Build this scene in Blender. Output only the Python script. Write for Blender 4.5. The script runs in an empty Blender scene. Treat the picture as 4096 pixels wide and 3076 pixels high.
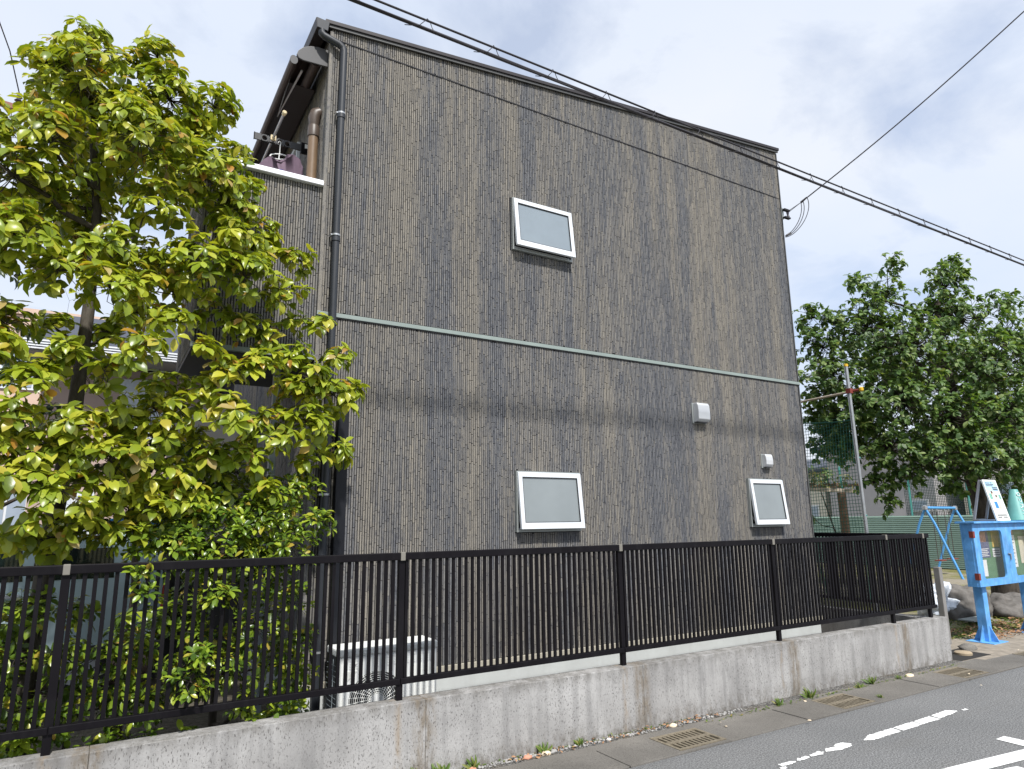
import bpy, bmesh, math, random
import numpy as np
from mathutils import Vector, Matrix
random.seed(7); rng = np.random.default_rng(11)
R = math.radians
scene = bpy.context.scene
col = scene.collection

# ------------------------------------------------------------------ camera
cam = bpy.data.objects.new('camera', bpy.data.cameras.new('camera')); col.objects.link(cam)
YAW, PITCH, ROLL = R(31.263), R(11.508), R(-0.673)
_f = Vector((math.sin(YAW)*math.cos(PITCH), math.cos(YAW)*math.cos(PITCH), math.sin(PITCH)))
_r = Vector((math.cos(YAW), -math.sin(YAW), 0)); _u = _r.cross(_f)
_r2 = _r*math.cos(ROLL)+_u*math.sin(ROLL); _u2 = -_r*math.sin(ROLL)+_u*math.cos(ROLL)
EYE = Vector((0, 0, 1.72))
cam.matrix_world = Matrix(((_r2.x, _u2.x, -_f.x, EYE.x), (_r2.y, _u2.y, -_f.y, EYE.y), (_r2.z, _u2.z, -_f.z, EYE.z), (0, 0, 0, 1)))
cam.data.sensor_fit = 'HORIZONTAL'; cam.data.sensor_width = 36.0
cam.data.lens = 36.0*2676.3/4096
cam.data.clip_start = 0.05; cam.data.clip_end = 2000
scene.camera = cam

# ------------------------------------------------------------------ sky, sun, exposure
SUN_EL, SUN_OFF = R(52.4), R(-7.5)
world = bpy.data.worlds.new('World'); scene.world = world; world.use_nodes = True
wn = world.node_tree; wn.nodes.clear()
def W(t, **k):
    n = wn.nodes.new(t)
    for a, b in k.items(): setattr(n, a, b)
    return n
wout = W('ShaderNodeOutputWorld'); bg = W('ShaderNodeBackground'); bg.inputs['Strength'].default_value = 0.1
sky = W('ShaderNodeTexSky', sky_type='NISHITA', sun_disc=False, sun_elevation=SUN_EL, sun_rotation=R(180)+SUN_OFF)
sky.air_density = 1.0; sky.dust_density = 1.5; sky.ozone_density = 1.2
tc = W('ShaderNodeTexCoord'); sep = W('ShaderNodeSeparateXYZ'); wn.links.new(tc.outputs['Generated'], sep.inputs[0])
zz = W('ShaderNodeMath', operation='MAXIMUM'); zz.inputs[1].default_value = 0.0; wn.links.new(sep.outputs['Z'], zz.inputs[0])
za = W('ShaderNodeMath', operation='ADD'); za.inputs[1].default_value = 0.22; wn.links.new(zz.outputs[0], za.inputs[0])
vd = W('ShaderNodeVectorMath', operation='DIVIDE'); wn.links.new(tc.outputs['Generated'], vd.inputs[0]); wn.links.new(za.outputs[0], vd.inputs[1])
mp = W('ShaderNodeMapping'); mp.inputs['Scale'].default_value = (1.0, 1.0, 0.0); mp.inputs['Location'].default_value = (0.35, 2.1, 0); wn.links.new(vd.outputs[0], mp.inputs[0])
cn = W('ShaderNodeTexNoise'); cn.inputs['Scale'].default_value = 2.1; cn.inputs['Detail'].default_value = 9; cn.inputs['Roughness'].default_value = 0.56; cn.inputs['Distortion'].default_value = 0.35
wn.links.new(mp.outputs[0], cn.inputs['Vector'])
cr = W('ShaderNodeValToRGB'); cr.color_ramp.elements[0].position = 0.34; cr.color_ramp.elements[1].position = 0.50
cr.color_ramp.elements[0].color = (0.55, 0.55, 0.55, 1); cr.color_ramp.elements[1].color = (0.95, 0.95, 0.95, 1)
wn.links.new(cn.outputs['Fac'], cr.inputs[0])
cn2 = W('ShaderNodeTexNoise'); cn2.inputs['Scale'].default_value = 1.1; cn2.inputs['Detail'].default_value = 5; wn.links.new(mp.outputs[0], cn2.inputs['Vector'])
cc = W('ShaderNodeValToRGB'); cc.color_ramp.elements[0].position = 0.3; cc.color_ramp.elements[1].position = 0.7
cc.color_ramp.elements[0].color = (6.5, 7.4, 9.0, 1); cc.color_ramp.elements[1].color = (8.0, 8.35, 9.0, 1)
wn.links.new(cn2.outputs['Fac'], cc.inputs[0])
mx = W('ShaderNodeMix', data_type='RGBA'); wn.links.new(cr.outputs[0], mx.inputs['Factor'])
skb = W('ShaderNodeMix', data_type='RGBA', blend_type='MULTIPLY'); skb.inputs['Factor'].default_value = 1.0; skb.inputs[7].default_value = (1.5, 1.6, 1.75, 1)
wn.links.new(sky.outputs[0], skb.inputs[6]); wn.links.new(skb.outputs[2], mx.inputs[6]); wn.links.new(cc.outputs[0], mx.inputs[7])
wn.links.new(mx.outputs[2], bg.inputs['Color']); wn.links.new(bg.outputs[0], wout.inputs[0])

sun = bpy.data.objects.new('sun', bpy.data.lights.new('sun', 'SUN')); col.objects.link(sun)
sun.data.energy = 4.6; sun.data.angle = R(2.0); sun.data.color = (1.0, 0.975, 0.935)
sd = Vector((-math.sin(R(7.5))*math.cos(SUN_EL), -math.cos(R(7.5))*math.cos(SUN_EL), math.sin(SUN_EL)))
sun.rotation_euler = sd.to_track_quat('Z', 'Y').to_euler(); sun.location = (0, -10, 20)
vs = scene.view_settings; vs.view_transform = 'Standard'; vs.look = 'None'; vs.exposure = 0.2; vs.gamma = 1.0; vs.use_curve_mapping = False

# ------------------------------------------------------------------ materials
class NT:
    def __init__(s, name):
        s.m = bpy.data.materials.new(name); s.m.use_nodes = True; s.t = s.m.node_tree
        s.b = s.t.nodes['Principled BSDF']; s.out = s.t.nodes['Material Output']
        s.geo = s.t.nodes.new('ShaderNodeNewGeometry')
        s.obj = s.t.nodes.new('ShaderNodeTexCoord')
    def L(s, a, b): s.t.links.new(a, b)
    def node(s, t, **k):
        n = s.t.nodes.new(t)
        for a, b in k.items(): setattr(n, a, b)
        return n
    def vec(s, scale, src='pos', loc=(0, 0, 0)):
        m = s.node('ShaderNodeMapping'); m.inputs['Scale'].default_value = scale; m.inputs['Location'].default_value = loc
        s.L(s.geo.outputs['Position'] if src == 'pos' else s.obj.outputs['Object'], m.inputs[0]); return m.outputs[0]
    def noise(s, scale=(1, 1, 1), sc=1.0, det=4, rough=.55, src='pos', dist=0, loc=(0, 0, 0)):
        n = s.node('ShaderNodeTexNoise'); n.inputs['Scale'].default_value = sc; n.inputs['Detail'].default_value = det
        n.inputs['Roughness'].default_value = rough; n.inputs['Distortion'].default_value = dist
        s.L(s.vec(scale, src, loc), n.inputs['Vector']); return n.outputs['Fac']
    def voro(s, scale=(1, 1, 1), sc=1.0, src='pos', out='Distance', feature='F1'):
        n = s.node('ShaderNodeTexVoronoi', feature=feature); n.inputs['Scale'].default_value = sc
        s.L(s.vec(scale, src), n.inputs['Vector']); return n.outputs[out]
    def ramp(s, fac, stops, interp='LINEAR'):
        n = s.node('ShaderNodeValToRGB'); n.color_ramp.interpolation = interp; e = n.color_ramp.elements
        while len(e) < len(stops): e.new(0.5)
        for i, (p, c) in enumerate(stops):
            e[i].position = p; e[i].color = (c, c, c, 1) if isinstance(c, (int, float)) else (*c, 1)
        s.L(fac, n.inputs[0]); return n.outputs[0]
    def mix(s, fac, a, b, mode='MIX'):
        n = s.node('ShaderNodeMix', data_type='RGBA', blend_type=mode)
        for v, i in ((fac, 0), (a, 6), (b, 7)):
            if isinstance(v, (int, float)): n.inputs[i].default_value = v if i == 0 else (v, v, v, 1)
            elif isinstance(v, tuple): n.inputs[i].default_value = (*v, 1)
            else: s.L(v, n.inputs[i])
        return n.outputs[2]
    def math(s, op, a, b=None):
        n = s.node('ShaderNodeMath', operation=op)
        for i, v in enumerate((a, b)):
            if v is None: continue
            if isinstance(v, (int, float)): n.inputs[i].default_value = v
            else: s.L(v, n.inputs[i])
        return n.outputs[0]
    def sepx(s, ax, src='pos'):
        n = s.node('ShaderNodeSeparateXYZ'); s.L(s.geo.outputs['Position'] if src == 'pos' else s.obj.outputs['Object'], n.inputs[0]); return n.outputs[ax]
    def bump(s, h, strength=.3, dist=.01):
        n = s.node('ShaderNodeBump'); n.inputs['Strength'].default_value = strength; n.inputs['Distance'].default_value = dist
        s.L(h, n.inputs['Height']); s.L(n.outputs[0], s.b.inputs['Normal'])
    def color(s, c):
        if isinstance(c, tuple): s.b.inputs['Base Color'].default_value = (*c, 1)
        else: s.L(c, s.b.inputs['Base Color'])
    def set(s, rough=.6, metal=0, spec=.5):
        if isinstance(rough, (int, float)): s.b.inputs['Roughness'].default_value = rough
        else: s.L(rough, s.b.inputs['Roughness'])
        s.b.inputs['Metallic'].default_value = metal; s.b.inputs['Specular IOR Level'].default_value = spec
        return s.m
M = {}
def plain(name, c, rough=.5, metal=0, var=.12, vsc=6.0, spec=.5, bump=0, dirt=0.0, dirtc=(.12, .1, .08)):
    t = NT(name)
    n = t.noise(sc=vsc, det=6, rough=.6)
    a = tuple(max(0, x*(1-var)) for x in c); b = tuple(min(1, x*(1+var)) for x in c)
    cc = t.mix(t.ramp(n, [(.3, 0.), (.7, 1.)]), a, b)
    if dirt:
        d = t.noise(scale=(1, 1, .3), sc=vsc*2.3, det=8, rough=.7)
        cc = t.mix(t.ramp(d, [(.5, 0.), (.75, dirt)]), cc, dirtc)
    t.color(cc)
    if bump: t.bump(t.noise(sc=vsc*12, det=3), bump, .003)
    M[name] = t.set(t.math('ADD', t.math('MULTIPLY', n, .2), rough-.1), metal, spec); return M[name]

def siding(name='siding'):
    t = NT(name)
    isl = t.geo.outputs['Random Per Island']
    oi = t.node('ShaderNodeObjectInfo').outputs['Random']
    rnd = t.math('FRACT', t.math('ADD', isl, oi))
    streak = t.noise((3.4, 3.4, .16), 1.0, 4, .55)         # broad vertical weather bands
    narrow = t.noise((13, 13, .5), 1.0, 3, .55)
    blot = t.noise((62, 62, 17), 1.0, 3, .62)                 # blotches along each strip
    fine = t.noise((170, 170, 70), 1.0, 3, .6)
    warm = t.mix(rnd, (.196, .181, .158), (.266, .243, .207))
    cool = t.mix(rnd, (.122, .126, .137), (.170, .172, .179))
    f = t.math('ADD', t.math('MULTIPLY', streak, 1.2), t.math('MULTIPLY', narrow, .5))
    f = t.math('ADD', f, t.math('MULTIPLY', t.math('SUBTRACT', rnd, .5), .14))
    base = t.mix(t.ramp(f, [(.66, 0.), (1.06, 1.)]), cool, warm)
    df = t.math('ADD', blot, t.math('MULTIPLY', t.math('SUBTRACT', .9, f), .13))
    base = t.mix(t.ramp(df, [(.57, 0.), (.66, .6)]), base, (.055, .058, .072))
    base = t.mix(t.ramp(blot, [(.33, .4), (.42, 0.)]), base, t.mix(rnd, (.25, .22, .17), (.33, .29, .225)))
    base = t.mix(t.ramp(fine, [(.34, .55), (.46, 0.)]), base, (.05, .05, .058))
    t.color(base); t.bump(fine, .5, .003)
    M[name] = t.set(.82, 0, .25)
siding()

def concrete():
    t = NT('wall_concrete')
    x, z = t.sepx('X'), t.sepx('Z')
    base = t.ramp(t.noise(sc=1.6, det=8, rough=.65), [(.3, (.24, .233, .226)), (.5, (.335, .326, .315)), (.72, (.44, .43, .417))])
    streak = t.noise((14, 14, .9), 1.0, 6, .6)
    base = t.mix(t.ramp(streak, [(.46, 0.), (.68, .42)]), base, (.15, .147, .145))
    pale = t.noise((9, 9, 2.2), 1.0, 6, .7, loc=(3, 0, 1))
    base = t.mix(t.ramp(pale, [(.55, 0.), (.72, .55)]), base, (.46, .45, .435))
    topd = t.math('MULTIPLY', t.ramp(z, [(.42, 0.), (.5, 1.)]), t.ramp(t.noise((10, 10, 5), 1., 6, .7), [(.4, 0.), (.6, .6)]))
    base = t.mix(topd, base, (.12, .11, .095))
    # black mould pits running downwards
    pit = t.noise((120, 120, 48), 1.0, 4, .6); area = t.noise((2.2, 2.2, 1.2), 1.0, 3, .5, loc=(1, 5, 0))
    pf = t.math('MULTIPLY', t.ramp(pit, [(.57, 0.), (.66, 1.)]), t.ramp(area, [(.32, .3), (.55, 1.)]))
    base = t.mix(t.math('MULTIPLY', pf, .8), base, (.07, .065, .06))
    # rusty runs at the control joints under the posts
    wob = t.math('MULTIPLY', t.math('SUBTRACT', t.noise((3, 3, 6), 1.0, 4, .6), .5), .06)
    xm = t.math('ABSOLUTE', t.math('SUBTRACT', t.math('MODULO', t.math('ADD', t.math('ADD', x, wob), 20.0-1.055), 2.0), 1.0))
    run = t.ramp(xm, [(.0, 1.), (.05, .9), (.105, 0.)])
    rn = t.noise((24, 24, 7), 1.0, 6, .7)
    base = t.mix(t.math('MULTIPLY', run, t.ramp(rn, [(.38, 0.), (.58, .75)])), base, t.mix(t.noise(sc=30, det=3), (.085, .07, .052), (.25, .195, .13)))
    xm2 = t.math('ABSOLUTE', t.math('SUBTRACT', t.math('MODULO', t.math('ADD', t.math('ADD', x, wob), 20.0-.87), 2.0), 1.0))
    base = t.mix(t.math('MULTIPLY', t.ramp(xm2, [(.0, .9), (.04, 0.)]), t.ramp(rn, [(.42, 0.), (.6, .7)])), base, (.27, .20, .125))
    # soil splash near the foot
    foot = t.math('MULTIPLY', t.ramp(z, [(0., 1.), (.16, 0.)]), t.ramp(t.noise((22, 22, 12), 1., 6, .7), [(.42, 0.), (.62, .85)]))
    base = t.mix(foot, base, (.11, .095, .075))
    t.color(base)
    h = t.math('ADD', t.math('MULTIPLY', t.noise(sc=60, det=6, rough=.7), .6), t.math('MULTIPLY', pf, -.5))
    t.bump(h, .55, .006)
    M['wall_concrete'] = t.set(.9, 0, .2)
concrete()
plain('footway_sand', (.27, .235, .19), .95, 0, .3, 7, .1, bump=.5, dirt=.5, dirtc=(.14, .125, .11))

def asphalt():
    t = NT('asphalt')
    v = t.voro(sc=95); n = t.noise(sc=.7, det=8, rough=.6); g = t.noise(sc=75, det=5, rough=.85)
    c = t.ramp(n, [(.3, (.195, .196, .195)), (.7, (.25, .25, .247))])
    c = t.mix(t.ramp(g, [(.4, .85), (.55, 0.)]), c, (.04, .04, .04))
    c = t.mix(t.ramp(g, [(.58, 0.), (.7, .8)]), c, (.42, .42, .41))
    c = t.mix(t.ramp(t.noise((.5, 2.2, 1), 1., 5, .6), [(.55, 0.), (.75, .25)]), c, (.15, .14, .125))
    t.color(c); t.bump(v, .8, .006); M['asphalt'] = t.set(.92, 0, .25)
asphalt()

def gutter_conc():
    t = NT('gutter_concrete')
    n = t.noise(sc=1.5, det=8, rough=.65); g = t.noise(sc=110, det=4, rough=.8)
    c = t.ramp(n, [(.3, (.14, .13, .115)), (.7, (.215, .20, .178))])
    c = t.mix(t.ramp(g, [(.38, .7), (.5, 0.)]), c, (.06, .055, .05)); c = t.mix(t.ramp(g, [(.62, 0.), (.75, .6)]), c, (.36, .34, .31))
    t.color(c); t.bump(g, .5, .005); M['gutter_concrete'] = t.set(.92, 0, .2)
gutter_conc()

def grate():
    t = NT('grate_iron')
    n = t.noise(sc=40, det=6, rough=.7)
    t.color(t.ramp(n, [(.3, (.14, .115, .08)), (.6, (.24, .205, .15)), (.8, (.3, .27, .21))])); t.bump(n, .5, .003)
    M['grate_iron'] = t.set(.8, .1, .3)
grate()

def gravel():
    t = NT('gravel')
    v = t.voro(sc=70, out='Color'); d = t.voro(sc=70)
    h = t.node('ShaderNodeSeparateColor'); t.L(v, h.inputs[0])
    c = t.ramp(h.outputs[0], [(.0, (.07, .07, .068)), (.5, (.17, .165, .155)), (1., (.34, .33, .31))])
    c = t.mix(t.ramp(d, [(.3, 0.), (.6, .7)]), c, (.05, .045, .04))
    c = t.mix(t.ramp(t.noise(sc=3, det=6), [(.5, 0.), (.7, .6)]), c, (.12, .095, .06))
    t.color(c); t.bump(t.math('MULTIPLY', d, -1.), .9, .012); M['gravel'] = t.set(.9, 0, .2)
gravel()

def soil():
    t = NT('park_soil')
    n = t.noise(sc=.35, det=8, rough=.65); g = t.noise(sc=14, det=8, rough=.75); p = t.noise(sc=90, det=3, rough=.7)
    sand = t.ramp(p, [(.3, (.22, .19, .145)), (.7, (.36, .32, .25))])
    grass = t.ramp(g, [(.3, (.10, .11, .035)), (.6, (.21, .20, .07)), (.8, (.28, .25, .11))])
    c = t.mix(t.ramp(t.math('ADD', n, t.math('MULTIPLY', g, .35)), [(.6, 0.), (.72, 1.)]), sand, grass)
    t.color(c); t.bump(p, .8, .02); M['park_soil'] = t.set(.95, 0, .1)
    t = NT('yard_soil')
    n = t.noise(sc=20, det=8, rough=.7)
    t.color(t.ramp(n, [(.3, (.05, .042, .03)), (.6, (.13, .115, .09)), (.8, (.2, .185, .15))])); t.bump(n, .8, .02); M['yard_soil'] = t.set(.95, 0, .1)
soil()

def paint():
    t = NT('road_paint')
    n = t.noise(sc=55, det=5, rough=.7); e = t.noise(sc=9, det=6, rough=.7)
    c = t.mix(t.ramp(n, [(.35, .45), (.5, 0.)]), (.80, .80, .78), (.52, .52, .50))
    c = t.mix(t.ramp(e, [(.60, 0.), (.66, .8)]), c, (.30, .30, .29))
    t.color(c); t.bump(n, .4, .003); M['road_paint'] = t.set(.75, 0, .3)
paint()

def leafmat(name, stops, trans=.35, rough=.32, per='isl', yellow=None):
    t = NT(name)
    r = t.geo.outputs['Random Per Island'] if per == 'isl' else t.node('ShaderNodeObjectInfo').outputs['Random']
    c = t.ramp(r, stops)
    big = t.noise(sc=2.2, det=3)
    c = t.mix(t.ramp(big, [(.35, .55), (.65, 0.)]), c, t.mix(1.0, c, (.62, .80, .75), 'MULTIPLY'))
    t.color(c)
    t.b.inputs['Roughness'].default_value = rough; t.b.inputs['Specular IOR Level'].default_value = .5
    tr = t.node('ShaderNodeBsdfTranslucent'); t.L(t.mix(1.0, c, (1.25, 1.2, .55), 'MULTIPLY'), tr.inputs['Color'])
    ms = t.node('ShaderNodeMixShader'); ms.inputs[0].default_value = trans
    t.L(t.b.outputs[0], ms.inputs[1]); t.L(tr.outputs[0], ms.inputs[2]); t.L(ms.outputs[0], t.out.inputs['Surface'])
    M[name] = t.m
TL = [(.0, (.14, .19, .02)), (.3, (.27, .33, .026)), (.6, (.39, .43, .036)), (.84, (.50, .50, .05)), (.93, (.54, .49, .06)), (.965, (.48, .37, .06)), (.985, (.45, .21, .03)), (1., (.55, .45, .2))]
leafmat('tree_leaf', TL); leafmat('tree_leaf_single', TL, per='obj')
SL = [(.0, (.06, .105, .016)), (.35, (.13, .20, .02)), (.7, (.27, .35, .03)), (.92, (.38, .43, .04)), (.98, (.42, .33, .05)), (1., (.5, .3, .06))]
leafmat('shrub_leaf', SL, .25, .28); leafmat('shrub_leaf_single', SL, .25, .28, 'obj')
leafmat('cherry_leaf', [(.0, (.05, .10, .026)), (.5, (.105, .185, .042)), (.82, (.18, .265, .06)), (.94, (.28, .35, .12)), (1., (.40, .45, .22))], .40, .5)
leafmat('vine_leaf', [(.0, (.06, .10, .02)), (.6, (.14, .20, .04)), (.85, (.3, .26, .1)), (1., (.42, .28, .14))], .3, .45)
leafmat('dark_leaf', [(.0, (.018, .035, .012)), (.6, (.035, .065, .02)), (1., (.07, .11, .03))], .2, .35)
leafmat('weed_leaf', [(.0, (.07, .13, .02)), (.6, (.14, .2, .035)), (.9, (.3, .27, .08)), (1., (.38, .25, .08))], .3, .5)

def bark(name, a, b):
    t = NT(name); n = t.noise((18, 18, 5), 1., 7, .7)
    t.color(t.ramp(n, [(.3, a), (.7, b)])); t.bump(n, .8, .015); M[name] = t.set(.9, 0, .15)
bark('bark', (.035, .028, .022), (.13, .115, .095)); bark('bark_dark', (.03, .025, .02), (.10, .085, .07))

plain('fence_black', (.0055, .0045, .0060), .45, 0, .2, 3, .16, dirt=.06, dirtc=(.12, .12, .12))
plain('bracket_grey', (.05, .05, .052), .45); plain('clip_beige', (.19, .178, .152), .55, 0, .1)
plain('downpipe_grey', (.022, .025, .031), .5, 0, .1)
plain('black_duct', (.008, .009, .013), .5, 0, .1, spec=.3)
plain('roof_brown', (.020, .015, .016), .5, 0, .12)
plain('roof_trim_grey', (.075, .075, .073), .5)
plain('groove_dark', (.020, .020, .023), .9, spec=.1)
plain('trim_green_grey', (.24, .285, .265), .5, 0, .08, 4)
plain('alu_white', (.66, .69, .72), .35, 0, .03, 2)
plain('alu_grey', (.34, .36, .35), .4, .3, .06)
plain('dark_gap', (.03, .03, .034), .7, spec=.2)
plain('base_beige', (.40, .37, .30), .6, 0, .08)
plain('foundation_paint', (.52, .54, .53), .7, 0, .06, 3, dirt=.12)
plain('vent_grey', (.58, .59, .60), .4, .2, .05)
plain('ac_white', (.84, .85, .82), .4, 0, .03)
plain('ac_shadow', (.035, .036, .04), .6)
plain('ac_panel', (.76, .775, .77), .4, 0, .03)
plain('cap_white', (.86, .87, .90), .4, 0, .02)
plain('porch_grey', (.055, .055, .053), .8, 0, .1)
plain('post_bluegrey', (.25, .29, .31), .5)
plain('brown_pipe', (.19, .125, .075), .45, 0, .12)
plain('brown_cap', (.085, .062, .048), .45)
plain('awning_end', (.065, .063, .064), .5, 0, .05)
plain('awning_brown', (.045, .028, .024), .5)
plain('awning_under', (.028, .019, .018), .6)
plain('shirt_mauve', (.175, .125, .165), .95, 0, .1, 12, .1, bump=.2)
plain('shirt_print', (.06, .05, .2), .9)
plain('hanger_white', (.8, .8, .78), .4)
plain('steel', (.42, .43, .44), .35, .6, .12, 10, dirt=.15)
plain('pole_cap_yellow', (.65, .40, .02), .5)
plain('pole_tip', (.62, .5, .3), .5)
plain('cable_black', (.022, .018, .022), .45)
plain('wire_steel', (.10, .10, .11), .4, .5)
plain('net_green', (.015, .11, .075), .7)
plain('teal_metal', (.07, .27, .24), .5)
plain('wood_brown', (.17, .105, .065), .8, 0, .25, 12, bump=.4)
plain('wood_pale', (.38, .32, .25), .85, 0, .2, 12)
plain('chain_iron', (.06, .042, .035), .8); plain('rust', (.14, .05, .03), .85, 0, .3, 30)
plain('board_blue', (.115, .34, .68), .6, 0, .3, 6, .3, dirt=.55, dirtc=(.30, .50, .78), bump=.2)
plain('swing_blue', (.09, .32, .66), .45, 0, .12)
plain('hinge_red', (.19, .035, .025), .6)
plain('board_green', (.11, .22, .11), .9)
plain('paper', (.75, .74, .70), .9, 0, .04); plain('paper_warm', (.62, .56, .42), .9, 0, .1, 20)
plain('paper_blue', (.10, .11, .2), .9, 0, .3, 30); plain('paper_yellow', (.62, .42, .1), .9, 0, .25, 25); plain('paper_pink', (.5, .25, .2), .9, 0, .3, 25)
plain('ink', (.05, .05, .06), .9)
plain('sign_frame', (.34, .33, .34), .5); plain('sign_sky', (.45, .68, .85), .6); plain('sign_pale', (.66, .80, .74), .6); plain('sign_white', (.82, .84, .80), .6)
plain('sign_green', (.18, .42, .33), .6); plain('sign_blue', (.04, .22, .60), .6); plain('sign_skin', (.7, .5, .4), .6); plain('sign_hair', (.12, .07, .05), .6)
plain('cone_teal', (.13, .36, .33), .5); plain('white_mark', (.85, .85, .84), .6)
plain('rock', (.15, .14, .13), .95, 0, .45, 7, .1, bump=1.0, dirt=.5)
plain('bag_plastic', (.62, .66, .72), .25, 0, .1, 20, .6)
plain('slab_grey', (.25, .27, .26), .9, 0, .2)
plain('louvre_green', (.22, .32, .26), .55, 0, .08, 2)
plain('mesh_dark_green', (.018, .055, .045), .8, 0, .3, 8)
plain('pink_render', (.60, .44, .35), .9, 0, .05, 2); plain('pink_grey', (.44, .33, .285), .9, 0, .06, 2)  # the greyer pink is the low house's own wall colour
plain('grey_render', (.40, .38, .39), .9, 0, .05, 2); plain('cream_render', (.62, .58, .5), .9, 0, .06, 2)
plain('roof_slate', (.05, .055, .075), .6, 0, .15); plain('fascia_white', (.75, .77, .8), .5); plain('soffit_grey', (.30, .29, .27), .8)
plain('car_teal', (.50, .64, .68), .25, .25, .04, 2); plain('car_trim', (.02, .022, .022), .5); plain('rack_silver', (.55, .57, .6), .35, .5)
plain('car_lamp', (.5, .07, .05), .3); plain('box_blue', (.03, .25, .60), .3); plain('tyre', (.02, .02, .02), .9)
plain('curtain_white', (.62, .66, .72), .9, 0, .15, 8); plain('terracotta', (.52, .24, .16), .9, 0, .2, 20); plain('tile_cream', (.7, .58, .42), .9, 0, .15, 20)
plain('pebble', (.30, .29, .275), .85, 0, .4, 9); plain('pvc_cap', (.34, .27, .18), .8, 0, .15, 15); plain('hole_dark', (.02, .018, .015), .95)
plain('pole_concrete', (.22, .21, .20), .9); plain('crossarm_rust', (.25, .105, .08), .7); plain('insulator', (.05, .045, .06), .4)
plain('dry_leaf', (.34, .19, .10), .9, 0, .35, 12)

def glass(name, tint, rough, refl):
    t = NT(name); n = t.noise(sc=2.5, det=3)
    t.color(t.mix(n, tuple(x*.8 for x in tint), tuple(x*1.15 for x in tint)))
    t.set(rough, 0, refl); M[name] = t.m
glass('pane_frosted', (.225, .25, .255), .18, .65)
glass('pane_clear', (.22, .26, .29), .03, 1.0)
glass('car_glass', (.012, .02, .018), .04, .7)
glass('window_blue', (.30, .36, .44), .08, .7)
def clear_glass():
    t = NT('board_glass'); g = t.node('ShaderNodeBsdfGlossy'); g.inputs['Roughness'].default_value = .03
    tr = t.node('ShaderNodeBsdfTransparent'); ms = t.node('ShaderNodeMixShader'); lw = t.node('ShaderNodeLayerWeight'); lw.inputs[0].default_value = .5
    t.L(t.math('ADD', t.math('MULTIPLY', t.math('POWER', lw.outputs['Facing'], 4.), .5), .05), ms.inputs[0]); t.L(tr.outputs[0], ms.inputs[1]); t.L(g.outputs[0], ms.inputs[2]); t.L(ms.outputs[0], t.out.inputs['Surface']); M['board_glass'] = t.m
clear_glass()

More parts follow.
